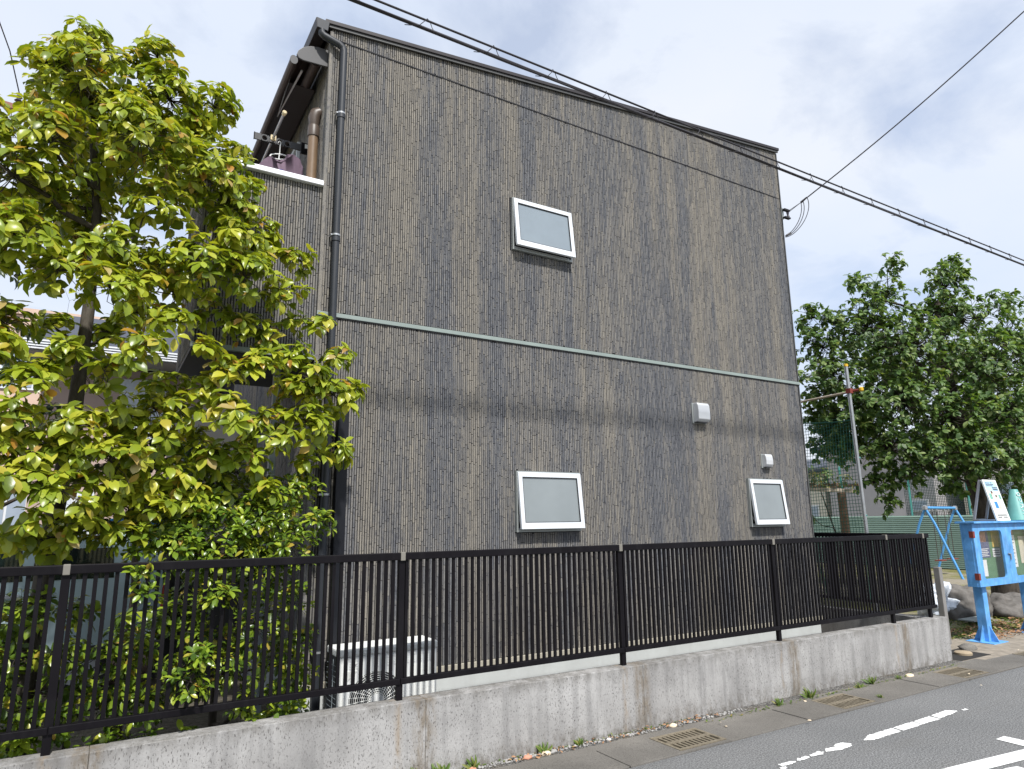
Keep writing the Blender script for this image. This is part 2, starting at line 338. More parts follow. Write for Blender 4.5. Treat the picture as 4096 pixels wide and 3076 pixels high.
# ------------------------------------------------------------------ mesh helpers
class MB:
    def __init__(s): s.v = []; s.f = []; s.smooth = False
    def add(s, vs, fs):
        o = len(s.v); s.v += [tuple(p) for p in vs]; s.f += [tuple(i+o for i in f) for f in fs]; return s
    def box(s, x0, x1, y0, y1, z0, z1, open_back=False):
        v = [(x0, y0, z0), (x1, y0, z0), (x1, y1, z0), (x0, y1, z0), (x0, y0, z1), (x1, y0, z1), (x1, y1, z1), (x0, y1, z1)]
        f = [(0, 1, 5, 4), (1, 2, 6, 5), (3, 0, 4, 7), (4, 5, 6, 7), (3, 2, 1, 0)]
        if not open_back: f.append((2, 3, 7, 6))
        return s.add(v, f)
    def beam(s, a, b, w, h, up=(0, 0, 1)):
        a, b = Vector(a), Vector(b); d = (b-a).normalized(); u = Vector(up)
        if abs(d.dot(u)) > .99: u = Vector((0, 1, 0))
        sx = d.cross(u).normalized()*w/2; sy = sx.cross(d).normalized()*h/2
        v = [a-sx-sy, a+sx-sy, a+sx+sy, a-sx+sy, b-sx-sy, b+sx-sy, b+sx+sy, b-sx+sy]
        return s.add(v, [(0, 1, 5, 4), (1, 2, 6, 5), (2, 3, 7, 6), (3, 0, 4, 7), (3, 2, 1, 0), (4, 5, 6, 7)])
    def tube(s, pts, r, n=8, caps=True):
        pts = [Vector(p) for p in pts]; k = len(pts); rs = r if isinstance(r, (list, tuple)) else [r]*k
        vs = []; prev = None
        for i, p in enumerate(pts):
            d = (pts[min(i+1, k-1)]-pts[max(i-1, 0)]).normalized()
            if prev is None:
                a = Vector((0, 0, 1)) if abs(d.z) < .9 else Vector((1, 0, 0)); x = d.cross(a).normalized()
            else: x = (prev-d*prev.dot(d)).normalized()
            prev = x; y = d.cross(x)
            for j in range(n):
                t = 2*math.pi*j/n; vs.append(p+(x*math.cos(t)+y*math.sin(t))*rs[i])
        fs = [(i*n+j, i*n+(j+1) % n, (i+1)*n+(j+1) % n, (i+1)*n+j) for i in range(k-1) for j in range(n)]
        if caps: fs += [tuple(range(n-1, -1, -1)), tuple((k-1)*n+j for j in range(n))]
        s.smooth = True
        return s.add(vs, fs)
    def prism(s, poly, y0, y1, ax='y'):
        n = len(poly)
        def P(a, b, y): return (a, y, b) if ax == 'y' else ((y, a, b) if ax == 'x' else (a, b, y))
        v = [P(a, b, y0) for a, b in poly]+[P(a, b, y1) for a, b in poly]
        f = [tuple(range(n)), tuple(range(2*n-1, n-1, -1))]+[(i, i+n, (i+1) % n+n, (i+1) % n) for i in range(n)]
        return s.add(v, f)
    def lathe(s, prof, c, n=20):
        vs = []
        for r, z in prof:
            for j in range(n):
                t = 2*math.pi*j/n; vs.append((c[0]+r*math.cos(t), c[1]+r*math.sin(t), c[2]+z))
        k = len(prof)
        fs = [(i*n+j, i*n+(j+1) % n, (i+1)*n+(j+1) % n, (i+1)*n+j) for i in range(k-1) for j in range(n)]
        fs += [tuple(range(n-1, -1, -1)), tuple((k-1)*n+j for j in range(n))]
        s.smooth = True
        return s.add(vs, fs)
    def mesh(s, name, mt, bevel=0, smooth=None):
        me = bpy.data.meshes.new(name); me.from_pydata(s.v, [], s.f)
        bm = bmesh.new(); bm.from_mesh(me); bmesh.ops.recalc_face_normals(bm, faces=bm.faces)
        if bevel:
            bmesh.ops.bevel(bm, geom=[e for e in bm.edges if e.calc_face_angle(0) > .6], offset=bevel, segments=2, affect='EDGES', profile=.6)
        bm.to_mesh(me); bm.free()
        me.materials.append(M[mt])
        if smooth if smooth is not None else s.smooth:
            me.polygons.foreach_set('use_smooth', [True]*len(me.polygons)); me.set_sharp_from_angle(angle=R(40))
        return me
    def build(s, name, mt, parent=None, bevel=0, smooth=None):
        o = bpy.data.objects.new(name, s.mesh(name, mt, bevel, smooth)); col.objects.link(o)
        if parent: attach(o, parent)
        return o
def attach(o, parent):
    o.parent = parent
    # parents sit untransformed or translated only: keep world placement
    o.matrix_parent_inverse = parent_world(parent).inverted()
def parent_world(p):
    m = p.matrix_basis.copy()
    if p.parent: m = parent_world(p.parent) @ p.matrix_parent_inverse @ m
    return m
def tag(o, label=None, cat=None, group=None, kind=None):
    for k, v in (('label', label), ('category', cat), ('group', group), ('kind', kind)):
        if v: o[k] = v
    return o
def thing(name, loc, label, cat, group=None):
    o = bpy.data.objects.new(name, None); col.objects.link(o); o.location = loc; o.empty_display_size = .1
    return tag(o, label, cat, group)
def place(name, me, parent, loc, scale=(1, 1, 1), rot=(0, 0, 0)):
    o = bpy.data.objects.new(name, me); col.objects.link(o); o.location = loc; o.scale = scale; o.rotation_euler = rot
    if parent: attach(o, parent)
    return o
def arrmesh(name, V, F, mt, smooth=True):
    me = bpy.data.meshes.new(name); nv, nf = len(V), len(F); w = F.shape[1]
    me.vertices.add(nv); me.vertices.foreach_set('co', V.astype(np.float32).ravel())
    me.loops.add(nf*w); me.loops.foreach_set('vertex_index', F.astype(np.int32).ravel())
    me.polygons.add(nf); me.polygons.foreach_set('loop_start', np.arange(0, nf*w, w, dtype=np.int32))
    me.polygons.foreach_set('use_smooth', np.full(nf, bool(smooth)))
    me.update(calc_edges=True); me.materials.append(M[mt]); return me

# ------------------------------------------------------------------ ground, road, gutter
YW = 4.615          # street face of the low wall
YH = 5.65           # face of the house siding
def sheet(name, x0, x1, y0, y1, z, mt, parent=None):
    return MB().add([(x0, y0, z), (x1, y0, z), (x1, y1, z), (x0, y1, z)], [(0, 1, 2, 3)]).build(name, mt, parent)
tag(sheet('ground', -400, 400, -400, 400, -.012, 'park_soil'), kind='structure')
road = tag(sheet('road', -120, 160, -9, 4.0, 0, 'asphalt'), kind='structure')
tag(sheet('yard', -14, 8.72, YW+.14, 13.5, .1, 'yard_soil'), kind='structure')
gut = bpy.data.objects.new('gutter', None); col.objects.link(gut); tag(gut, kind='structure')
GX = [(-4.0, 2.4), (2.4, 3.38)]                       # concrete lids, two metres long, broken by joints
joints = [-4, -1.7, .6, 2.35, 3.37, 5.39, 7.48, 9.5, 11.5, 13.5, 15.5, 17.5]
grates = [(3.90, 4.40), (5.94, 6.43), (8.09, 8.60), (9.95, 10.45), (12.3, 12.8)]
for a, b in zip(joints[:-1], joints[1:]):
    cuts = [g for g in grates if a < g[0] < b]
    x = a+.006
    segs = []
    for g in cuts: segs.append((x, g[0]-.002)); x = g[1]+.002
    segs.append((x, b-.006))
    for p, q in segs:
        MB().box(p, q, 4.004+random.uniform(-.004, .006), 4.395, -.05, .012+random.uniform(-.002, .003)).build('lid_slab', 'gutter_concrete', gut, bevel=.004)
    for g in cuts:
        MB().box(g[0], g[1], 4.004, 4.04, -.05, .010).build('lid_slab', 'gutter_concrete', gut)
sheet('gutter_channel', -4, 17.5, 4.0, 4.40, -.045, 'hole_dark', gut)
MB().box(-4, 9.3, 4.401, 4.50, -.05, .009).build('kerb_edge', 'gutter_concrete', gut, bevel=.003)
tag(sheet('gravel_strip', -4, 9.02, 4.50, YW+.02, .004, 'gravel'), kind='structure')
tag(sheet('footway', 9.02, 40, 4.401, 5.35, .003, 'footway_sand'), kind='structure')

GR_LAB = ['rusty slotted drain grate in the gutter, nearest to the camera', 'rusty slotted drain grate beside the long white dash', 'slotted drain grate by the end of the concrete wall', 'slotted drain grate in front of the blue notice board', 'slotted drain grate past the blue notice board']
def drain_grate(g, lab):
    x0, x1 = g; y0, y1 = 4.045, 4.385
    t = thing('drain_grate', ((x0+x1)/2, (y0+y1)/2, 0), lab, 'drain grate', 'drain grates in the gutter')
    m = MB(); z0, z1 = -.03, .015
    e = .03
    m.box(x0, x1, y0, y0+e, z0, z1).box(x0, x1, y1-e, y1, z0, z1).box(x0, x0+e, y0+e, y1-e, z0, z1-.001).box(x1-e, x1, y0+e, y1-e, z0, z1-.001)
    ym = (y0+y1)/2; m.box(x0+e, x1-e, ym-.022, ym+.022, z0, z1-.002)
    m.build('frame', 'grate_iron', t)
    n = 10; w = (x1-x0-2*e)/n
    bar = MB().box(-.011, .011, -.063, .063, -.02, 0).mesh('bar', 'grate_iron')
    for k in range(1, n):
        for yy in (y0+e+.0625, y1-e-.0625):
            place('bar', bar, t, (x0+e+k*w, yy, z1-.003))
for g, l in zip(grates, GR_LAB): drain_grate(g, l)

def blob(pts, name):
    # worn paint: outline with ragged edges
    out = []
    n = len(pts)
    for i in range(n):
        a, b = Vector(pts[i]), Vector(pts[(i+1) % n]); k = max(2, int((b-a).length/.010))
        for j in range(k):
            p = a.lerp(b, j/k); out.append((p.x+random.gauss(0, .0038), p.y+random.gauss(0, .0038), .004))
    m = MB(); m.v = out; m.f = [tuple(range(len(out)))]
    me = bpy.data.meshes.new(name); me.from_pydata(m.v, [], m.f)
    bm = bmesh.new(); bm.from_mesh(me); bmesh.ops.triangulate(bm, faces=bm.faces[:]); bm.to_mesh(me); bm.free()
    me.materials.append(M['road_paint']); o = bpy.data.objects.new(name, me); col.objects.link(o); tag(o, kind='structure')
blob([(5.28, 3.455), (5.36, 3.42), (5.75, 3.423), (5.77, 3.515), (5.42, 3.51)], 'road_marking')
blob([(5.785, 3.424), (6.07, 3.43), (6.085, 3.52), (5.79, 3.515)], 'road_marking')
blob([(6.085, 3.43), (6.36, 3.43), (6.37, 3.53), (6.10, 3.52)], 'road_marking')
blob([(6.385, 3.44), (6.66, 3.46), (6.75, 3.48), (6.68, 3.545), (6.40, 3.53)], 'road_marking')
blob([(6.80, 3.455), (6.87, 3.44), (6.88, 3.475), (6.82, 3.485)], 'road_marking')
blob([(4.80, 3.455), (4.93, 3.42), (5.06, 3.425), (5.13, 3.46), (5.09, 3.52), (5.02, 3.525), (4.96, 3.49), (4.86, 3.50)], 'road_marking')
blob([(4.62, 3.45), (4.72, 3.435), (4.79, 3.46), (4.76, 3.495), (4.64, 3.48)], 'road_marking')
blob([(4.46, 3.45), (4.55, 3.435), (4.61, 3.455), (4.59, 3.485), (4.48, 3.475)], 'road_marking')
blob([(4.27, 3.44), (4.36, 3.43), (4.45, 3.445), (4.42, 3.475), (4.28, 3.475)], 'road_marking')
blob([(4.22, 3.40), (4.28, 3.395), (4.29, 3.425), (4.23, 3.43)], 'road_marking')
def stroke(pts):
    m = MB(); m.add([(x, y, .004) for x, y in pts], [tuple(range(len(pts)))]); tag(m.build('road_lettering', 'road_paint'), kind='structure')
stroke([(4.9, 2.84), (4.9, 2.72), (5.438, 2.635), (6.6, 2.49), (6.6, 2.625)])
stroke([(6.156, 2.915), (6.15, 2.72), (6.16, 2.2), (6.30, 2.2), (6.30, 2.79), (6.291, 2.917)])
stroke([(5.50, 2.585), (5.52, 2.2), (5.64, 2.2), (5.63, 2.555)])

# ------------------------------------------------------------------ low boundary wall
bw = thing('boundary_wall', (3, YW, 0), 'low stained grey concrete wall along the road under the black fence', 'wall')
xs = [-4.0, -1.93, .07, 2.07, 4.07, 6.08, 8.03, 9.0]
for a, b in zip(xs[:-1], xs[1:]):
    m = MB().box(a+.0008, b-.0008, YW, YW+.15, -.3, .505)
    m.build('wall_section', 'wall_concrete', bw, bevel=.005)
MB().box(-4, 8.99, YW+.012, YW+.14, -.3, .495).build('joint_filler', 'gutter_concrete', bw)
rw = thing('return_wall', (8.8, 6, 0), 'concrete side wall running back from the end of the low wall', 'wall')
MB().box(8.72, 8.87, YW+.153, 13.4, -.3, .5).build('wall_section', 'wall_concrete', rw, bevel=.006)

# ------------------------------------------------------------------ black fence
YF = YW+.075
def fence(t, posts, along, c, s0, s1, ztop=1.503):
    def P(s, d, z): return (s, c+d, z) if along == 'x' else (c+d, s, z)
    def B(a, b, d0, d1, z0, z1):
        p, q = P(a, d0, z0), P(b, d1, z1)
        return MB().box(min(p[0], q[0]), max(p[0], q[0]), min(p[1], q[1]), max(p[1], q[1]), z0, z1)
    edges = [s0]+[p for p in posts if s0+.05 < p < s1-.05]+[s1]
    for a, b in zip(edges[:-1], edges[1:]):
        B(a+.002, b-.002, -.022, .022, ztop-.052, ztop).build('top_rail', 'fence_black', t, bevel=.005)
        B(a+.002, b-.002, -.020, .020, .61, .65).build('bottom_rail', 'fence_black', t, bevel=.004)
    post = MB().box(-.022, .022, -.018, .018, .44, ztop-.053).mesh('post', 'fence_black', bevel=.003)
    clip = MB().box(-.018, .018, -.0245, .0245, ztop-.056, ztop+.003).mesh('clip', 'clip_beige', bevel=.004)
    for p in posts:
        place('post', post, t, P(p, .012, 0), rot=(0, 0, 0 if along == 'x' else R(90)))
        place('clip', clip, t, P(p, 0, 0), rot=(0, 0, 0 if along == 'x' else R(90)))
    bar = MB().box(-.0112, .0112, -.008, .008, .65, ztop-.052).mesh('bar', 'fence_black')
    n = int(round((s1-s0)/.0535)); k = 0
    for i in range(n):
        s = s0+.03+i*.0535
        if s > s1-.02 or any(abs(s-p) < .03 for p in posts): continue
        place('bar', bar, t, P(s, 0, 0), rot=(0, 0, 0 if along == 'x' else R(90)))
fc = thing('metal_fence', (3, YF, .505), 'long black metal fence of thin upright bars on the low wall', 'fence')
fence(fc, [-2.17, -.134, 1.90, 3.93, 5.965, 8.0, 8.80], 'x', YF, -2.8, 8.93)
fr = thing('return_fence', (8.80, 7, .5), 'black barred fence running back from the street fence corner beside the house', 'fence')
fence(fr, [6.6, 8.6, 10.6, 12.6], 'y', 8.80, YF+.05, 13.0)

# ------------------------------------------------------------------ the house
house = thing('house', (4.7, YH, .1), 'dark two-storey house clad in narrow vertical stone-look siding', 'house')
XL, XR = 1.462, 8.02
def ztop(x): return 6.350+(x-1.475)*.0973
DEPTH = 6.6
body = MB()
yb = YH+.008
wins = [(3.443, 4.211, 4.513, 5.100), (3.450, 4.220, 1.610, 2.199), (6.808, 7.436, 1.610, 2.199)]
# backing wall built round the three window openings
xc = sorted({XL+.01, XR-.004, *[w[0] for w in wins], *[w[1] for w in wins]})
for a, b in zip(xc[:-1], xc[1:]):
    zs = [.47]
    for w in wins:
        if w[0] < b-.01 and a < w[1]-.01: pass
    holes = sorted([(w[2], w[3]) for w in wins if w[0] < (a+b)/2 < w[1]])
    z = .47
    for h0, h1 in holes:
        body.add([(a, yb, z), (b, yb, z), (b, yb, h0), (a, yb, h0)], [(0, 1, 2, 3)]); z = h1
    body.add([(a, yb, z), (b, yb, z), (b, yb, ztop(b)), (a, yb, ztop(a))], [(0, 1, 2, 3)])
body.add([(XR-.004, yb, .47), (XR-.004, yb+DEPTH, .47), (XR-.004, yb+DEPTH, ztop(XR)), (XR-.004, yb, ztop(XR))], [(0, 1, 2, 3)])
body.add([(XL+.01, yb, .47), (XL+.01, yb+DEPTH, .47), (XL+.01, yb+DEPTH, ztop(XL)), (XL+.01, yb, ztop(XL))], [(0, 1, 2, 3)])
body.add([(XL+.01, yb+DEPTH, .47), (XR-.004, yb+DEPTH, .47), (XR-.004, yb+DEPTH, ztop(XR)), (XL+.01, yb+DEPTH, ztop(XL))], [(0, 1, 2, 3)])
wall = body.build('wall', 'groove_dark', house)

PITCH_X, FACE = .0218, .0164
def strips(x0, x1, zlo, zhi, holes, bands, seed):
    """list of (x, z0, z1, depth) strip pieces on a wall plane"""
    g = random.Random(seed); out = []; n = int((x1-x0)/PITCH_X)
    for i in range(n):
        x = x0+i*PITCH_X+.002
        hi = zhi(x) if callable(zhi) else zhi
        z = zlo-g.uniform(0, .2)
        while z < hi:
            ln = g.choice((.09, .13, .17, .2, .24, .3)) * g.uniform(.9, 1.1)
            a, b = max(z, zlo), min(z+ln-.0026, hi); z += ln
            parts = [(a, b)]
            for hx0, hx1, h0, h1 in holes+bands:
                if x+FACE < hx0 or x > hx1: continue
                nxt = []
                for p, q in parts:
                    if q <= h0 or p >= h1: nxt.append((p, q)); continue
                    if p < h0: nxt.append((p, h0))
                    if q > h1: nxt.append((h1, q))
                parts = nxt
            for p, q in parts:
                if q-p > .012: out.append((x, p, q, g.uniform(-.0018, .0022)))
    return out
def strip_mesh(name, pieces, xf, mt='siding'):
    P = np.array(pieces); n = len(P); x0, x1 = P[:, 0], P[:, 0]+FACE; z0, z1, d = P[:, 1], P[:, 2], P[:, 3]
    e = .0015; o = .010; V = np.zeros((n, 8, 3))
    V[:, 0] = np.c_[x0+e, d, z0+e]; V[:, 1] = np.c_[x1-e, d, z0+e]; V[:, 2] = np.c_[x1-e, d, z1-e]; V[:, 3] = np.c_[x0+e, d, z1-e]
    V[:, 4] = np.c_[x0, d*0+o, z0]; V[:, 5] = np.c_[x1, d*0+o, z0]; V[:, 6] = np.c_[x1, d*0+o, z1]; V[:, 7] = np.c_[x0, d*0+o, z1]
    F = np.array([(0, 1, 2, 3), (4, 5, 1, 0), (5, 6, 2, 1), (6, 7, 3, 2), (7, 4, 0, 3)])
    Fa = (F[None]+np.arange(n)[:, None, None]*8).reshape(-1, 4)
    return arrmesh(name, xf(V.reshape(-1, 3)), Fa, mt, smooth=False)
bands_main = [(0, 20, 3.488, 3.541), (0, 20, 6.243, 6.253)]
holes_main = [(w[0]-.004, w[1]+.004, w[2]-.006, w[3]+.004) for w in wins]
pcs = strips(XL+.002, XR, .487, ztop, holes_main, bands_main, 3)
# the pieces that show largest are single parts, the rest one part
def size(p):
    c = Vector((p[0], YH, (p[1]+p[2])/2)); return (p[2]-p[1])/(c-EYE).length**2*(1 if p[1] > 1.35 else .2)*(1 if p[0] > 1.78 else .1)
order = sorted(range(len(pcs)), key=lambda i: -size(pcs[i])); top = set(order[:300])
front = lambda V: V+np.array([0, YH, 0])
o = bpy.data.objects.new('siding_strips', strip_mesh('siding_strips', [p for i, p in enumerate(pcs) if i not in top], front)); col.objects.link(o); attach(o, wall); o['kind'] = 'stuff'
unit = strip_mesh('siding_strip', [(0, 0, 1, 0)], lambda V: V)
for i in sorted(top):
    x, a, b, d = pcs[i]; place('siding_strip', unit, wall, (x, YH+d, a), (1, 1, b-a))
# left-hand side wall (faces the yard)
side = strips(YH+.004, YH+4.4, .487, 6.33, [], [(0, 20, 6.243, 6.253)], 5)
o = bpy.data.objects.new('side_siding_strips', strip_mesh('side_siding_strips', side, lambda V: np.c_[V[:, 1]+XL, V[:, 0], V[:, 2]])); col.objects.link(o); attach(o, wall); o['kind'] = 'stuff'
# corner covers
MB().box(XL-.012, XL+.022, YH-.008, YH+.03, .487, 6.32).build('corner_strip', 'siding', house, bevel=.003)
MB().box(XR-.006, XR+.012, YH-.006, YH+.03, .487, 6.97).build('corner_strip', 'roof_trim_grey', house, bevel=.003)
# horizontal trims
MB().box(XL-.014, XR+.014, YH-.016, YH+.004, 3.496, 3.534).build('trim_band', 'trim_green_grey', house, bevel=.003)
MB().box(XL-.01, XR+.01, YH-.010, YH+.004, 3.487, 3.4955).build('trim_shadow_strip', 'dark_gap', house)  # dark strip under the trim, its shadow line put in as colour
MB().box(XL+.1, XR-.1, YH-.006, YH+.006, 6.2425, 6.2535).build('joint_line', 'dark_gap', house)
# sill trim and foundation
MB().box(XL-.01, XR+.01, YH-.022, YH+.02, .438, .484).build('base_trim', 'base_beige', house, bevel=.003)
MB().box(XL+.02, XR-.01, YH+.012, YH+.2, .0, .437).build('foundation', 'foundation_paint', house)
MB().box(XL+.02, XL+.2, YH+.2, YH+DEPTH, .0, .437).build('foundation', 'slab_grey', house)  # same paint as the front; darker grey puts the flank's shade into the colour
# roof
def rp(a, b, lo, hi): return [(a, ztop(a)+lo), (b, ztop(b)+lo), (b, ztop(b)+hi), (a, ztop(a)+hi)]
rf = MB().prism(rp(XL-.07, XR+.03, .022, .062), YH-.042, YH+DEPTH+.1).build('roof', 'roof_brown', house, bevel=.004)
MB().prism(rp(XL-.03, XR+.02, -.008, .0215), YH-.028, YH-.012).build('fascia', 'roof_trim_grey', rf, bevel=.003)
MB().prism(rp(XL-.03, XR+.015, -.004, .0215), YH-.0115, YH+DEPTH).build('soffit', 'roof_brown', rf)
gm = MB().prism([(XL-.155, 6.265), (XL-.05, 6.258), (XL-.035, 6.365), (XL-.165, 6.372)], YH-.06, YH+DEPTH).build('eave_gutter', 'roof_brown', rf, bevel=.006)
MB().prism([(XL-.15, 6.268), (XL-.055, 6.262), (XL-.042, 6.36), (XL-.16, 6.366)], YH-.066, YH-.0605).build('gutter_end', 'downpipe_grey', rf)
# downpipe
XP, YP = 1.572, YH-.055
dp = MB().tube([(1.362, YH-.035, 6.27), (1.362, YH-.035, 6.235), (1.385, YH-.04, 6.212), (1.525, YP, 6.165), (1.56, YP, 6.145), (XP, YP, 6.10), (XP, YP, .12)], .034, 14).build('downpipe', 'downpipe_grey', house)
for z in (5.42, 3.42, 4.20):
    MB().lathe([(.035, -.02), (.040, -.018), (.040, .018), (.035, .02)], (XP, YP, z), 16).build('collar', 'downpipe_grey', dp)
for z in (4.24, 1.95, .72, 5.45):
    c = MB().lathe([(.036, -.008), (.039, -.008), (.039, .008), (.036, .008)], (XP, YP, z), 16); c.box(XP-.046, XP-.034, YP-.01, YH, z-.008, z+.008); c.build('clamp', 'steel', dp)
# black refrigerant duct
du = MB().box(1.655, 1.750, YH-.075, YH, .62, 2.78).build('pipe_duct', 'black_duct', house, bevel=.008)
MB().box(1.652, 1.753, YH-.08, YH, 2.70, 2.80).build('duct_cap', 'black_duct', du, bevel=.01)
# windows: grey outer frame, white awning sash pushed out at the foot
def window(w, pane, shade):
    x0, x1, z0, z1 = w
    fr = MB(); f = .018
    for b in ((x0, x0+f, z0, z1), (x1-f, x1, z0, z1), (x0+f, x1-f, z1-f, z1), (x0+f, x1-f, z0, z0+f+.006)):
        fr.box(b[0], b[1], YH-.034, YH+.03, b[2], b[3])
    win = fr.build('window', 'alu_grey', house, bevel=.002)
    MB().box(x0+f, x1-f, YH+.02, YH+.028, z0+f, z1-f).build('dark_backing', 'dark_gap', win)  # solid dark sheet closing the opening, stands for the dim room behind
    MB().box(x0+.03, x1-.03, YH-.02, YH+.019, z0+.026, z0+.04).build('sill', 'alu_white', win)
    # sash in its own plane: t from top hinge to foot
    yt, zt, yf, zf = YH-.04, z1-.012, YH-.098, z0+.028
    u = Vector((0, yf-yt, zf-zt)); ln = u.length; u.normalize(); nrm = Vector((0, u.z, -u.y)); nrm = nrm if nrm.y < 0 else -nrm
    def Q(x, t, d): p = Vector((x, yt, zt))+u*t+nrm*d; return p
    def slab(mb, xa, xb, ta, tb, d0, d1):
        v = [Q(xa, ta, d0), Q(xb, ta, d0), Q(xb, tb, d0), Q(xa, tb, d0), Q(xa, ta, d1), Q(xb, ta, d1), Q(xb, tb, d1), Q(xa, tb, d1)]
        mb.add(v, [(0, 1, 2, 3), (4, 5, 6, 7), (0, 1, 5, 4), (1, 2, 6, 5), (2, 3, 7, 6), (3, 0, 4, 7)])
    sa = MB(); a, b = x0+.008, x1-.008
    slab(sa, a, a+.044, 0, ln, -.018, .012); slab(sa, b-.044, b, 0, ln, -.018, .012)
    slab(sa, a+.0445, b-.0445, 0, .047, -.018, .0112); slab(sa, a+.0445, b-.0445, ln-.060, ln, -.018, .0112)
    sash = sa.build('sash', 'alu_white', win, bevel=.002)
    gk = MB()
    for q in ((a+.0445, a+.051, .0475, ln-.0605), (b-.051, b-.0445, .0475, ln-.0605), (a+.051, b-.051, .0475, .054), (a+.051, b-.051, ln-.067, ln-.0605)): slab(gk, *q, -.012, .008)
    gk.build('gasket', 'dark_gap', sash)
    pn = MB(); slab(pn, a+.049, b-.049, .052, ln-.065, -.008, -.002); pn.build('pane', pane, sash)
    ar = MB(); ar.beam((x0+.03, YH+.0, z0+.17), (x0+.022, yf+.03, zf+.04), .012, .004); ar.beam((x1-.03, YH, z0+.17), (x1-.022, yf+.03, zf+.04), .012, .004); ar.build('stay_arm', 'steel', win)
    return win
tag(window(wins[0], 'pane_clear', 0), 'upper storey awning window with the sky mirrored in its glass')
tag(window(wins[1], 'pane_frosted', 0), 'frosted ground floor awning window in the middle of the wall')
tag(window(wins[2], 'pane_frosted', 0), 'narrow frosted awning window near the right corner')
# vent hoods
def vent(x0, x1, z0, z1, d):
    pr = [(YH, z0)]
    m = MB(); n = 8
    # softly bowed front, open below
    poly = [(YH-.012, z0-.004), (YH-d*.72, z0), (YH-d*.98, z0+.03), (YH-d, z0+(z1-z0)*.5), (YH-d*.93, z1-.03), (YH-d*.75, z1), (YH-.012, z1)]
    v = m.prism(poly, x0+.018, x1-.018, 'x').build('vent_hood', 'vent_grey', house, bevel=.008)
    MB().box(x0, x1, YH-.012, YH+.004, z0-.016, z1+.004).build('back_plate', 'alu_grey', v, bevel=.003)
    MB().box(x0+.03, x1-.03, YH-d*.7, YH-.014, z0-.012, z0-.006).build('grille', 'ac_shadow', v)
vent(5.935, 6.165, 2.85, 3.075, .10); vent(7.108, 7.275, 2.352, 2.51, .075)

# balcony on the left flank, its parapet level with the street wall
BX0, BX1, BZ0, BZ1, YB = XL-.0125-44*.0218, XL-.0125, 3.095, 4.705, YH+.014
bal = MB().box(BX0+.01, BX1, YB+.008, YB+.16, BZ0+.03, BZ1)
bal.box(BX0+.01, BX0+.16, YB+.16, YB+1.35, BZ0+.03, BZ1)
bal.box(BX0+.16, BX1, YB+.16, YB+1.35, 3.3, 3.5)
balc = bal.build('balcony', 'groove_dark', house)
bp = strips(BX0, BX1+.005, BZ0+.045, BZ1, [], [], 9)
o = bpy.data.objects.new('balcony_siding_strips', strip_mesh('balcony_siding_strips', bp, lambda V: V+np.array([0, YB, 0]))); col.objects.link(o); attach(o, balc); o['kind'] = 'stuff'
bs = strips(YB+.004, YB+1.35, BZ0+.045, BZ1, [], [], 19)
o = bpy.data.objects.new('balcony_siding_strips', strip_mesh('balcony_side_strips', bs, lambda V: np.c_[V[:, 1]+BX0, V[:, 0], V[:, 2]])); col.objects.link(o); attach(o, balc); o['kind'] = 'stuff'
MB().box(BX0-.03, BX1+.0, YB-.045, YB+.2, BZ1+.001, BZ1+.048).build('coping', 'cap_white', balc, bevel=.006)
MB().box(BX0-.03, BX0+.2, YB+.201, YB+1.35, BZ1+.001, BZ1+.048).build('coping', 'cap_white', balc, bevel=.006)
MB().box(BX0-.01, BX1, YB-.018, YB+.03, BZ0-.002, BZ0+.04).build('drip_edge', 'trim_green_grey', balc, bevel=.003)
MB().box(BX0, BX1, YB+.031, YB+1.35, BZ0-.01, BZ0+.028).build('soffit', 'porch_grey', balc)
MB().box(1.205, 1.262, 6.05, 6.11, .1, 3.085).build('porch_post', 'post_bluegrey', house, bevel=.006)
MB().box(BX0+.1, XL-.01, 8.6, 8.7, .1, 3.08).build('porch_wall', 'porch_grey', house)
st = MB(); st.beam((.75, 7.2, 1.55), (1.42, 7.2, 2.35), .05, .16); st.beam((.75, 7.3, 1.2), (1.42, 7.3, 2.02), .05, .13); st.build('stair_stringer', 'soffit_grey', house)
# brown pipe and side window on the upper flank
pp = MB().tube([(1.405, 5.92, 4.60), (1.405, 5.92, 5.36)], .048, 12).build('brown_pipe', 'brown_pipe', house)
MB().lathe([(.050, 0), (.056, .005), (.056, .10), (.048, .12)], (1.405, 5.92, 5.33), 14).build('coupling', 'brown_cap', pp)
MB().tube([(1.405, 5.92, 5.44), (1.405, 5.92, 5.53), (1.42, 5.92, 5.58), (1.455, 5.92, 5.60)], [.045, .058, .062, .060], 12).build('elbow', 'brown_cap', pp)
sw = MB()
for b in ((6.72, 6.77, 4.75, 5.72), (8.2, 8.25, 4.75, 5.72), (6.77, 8.2, 5.67, 5.72), (6.77, 8.2, 4.75, 4.8), (7.46, 7.51, 4.8, 5.67)): sw.box(XL-.03, XL+.005, *b)
sw = sw.build('window', 'alu_white', house); MB().box(XL-.012, XL-.006, 6.77, 8.2, 4.8, 5.67).build('pane', 'car_glass', sw)
# service bracket at the right corner
sb = MB().box(XR-.02, XR+.012, YH-.028, YH-.007, 5.93, 6.10).build('service_bracket', 'alu_grey', house, bevel=.003)
MB().box(XR-.02, XR+.10, YH-.075, YH-.030, 6.05, 6.075).box(XR-.02, XR+.10, YH-.075, YH-.030, 5.935, 5.955).build('arm', 'dark_gap', sb)
MB().lathe([(.012, 0), (.022, .01), (.014, .045), (.022, .08), (.012, .09)], (XR+.07, YH-.052, 5.957), 10).build('insulator_spool', 'insulator', sb)

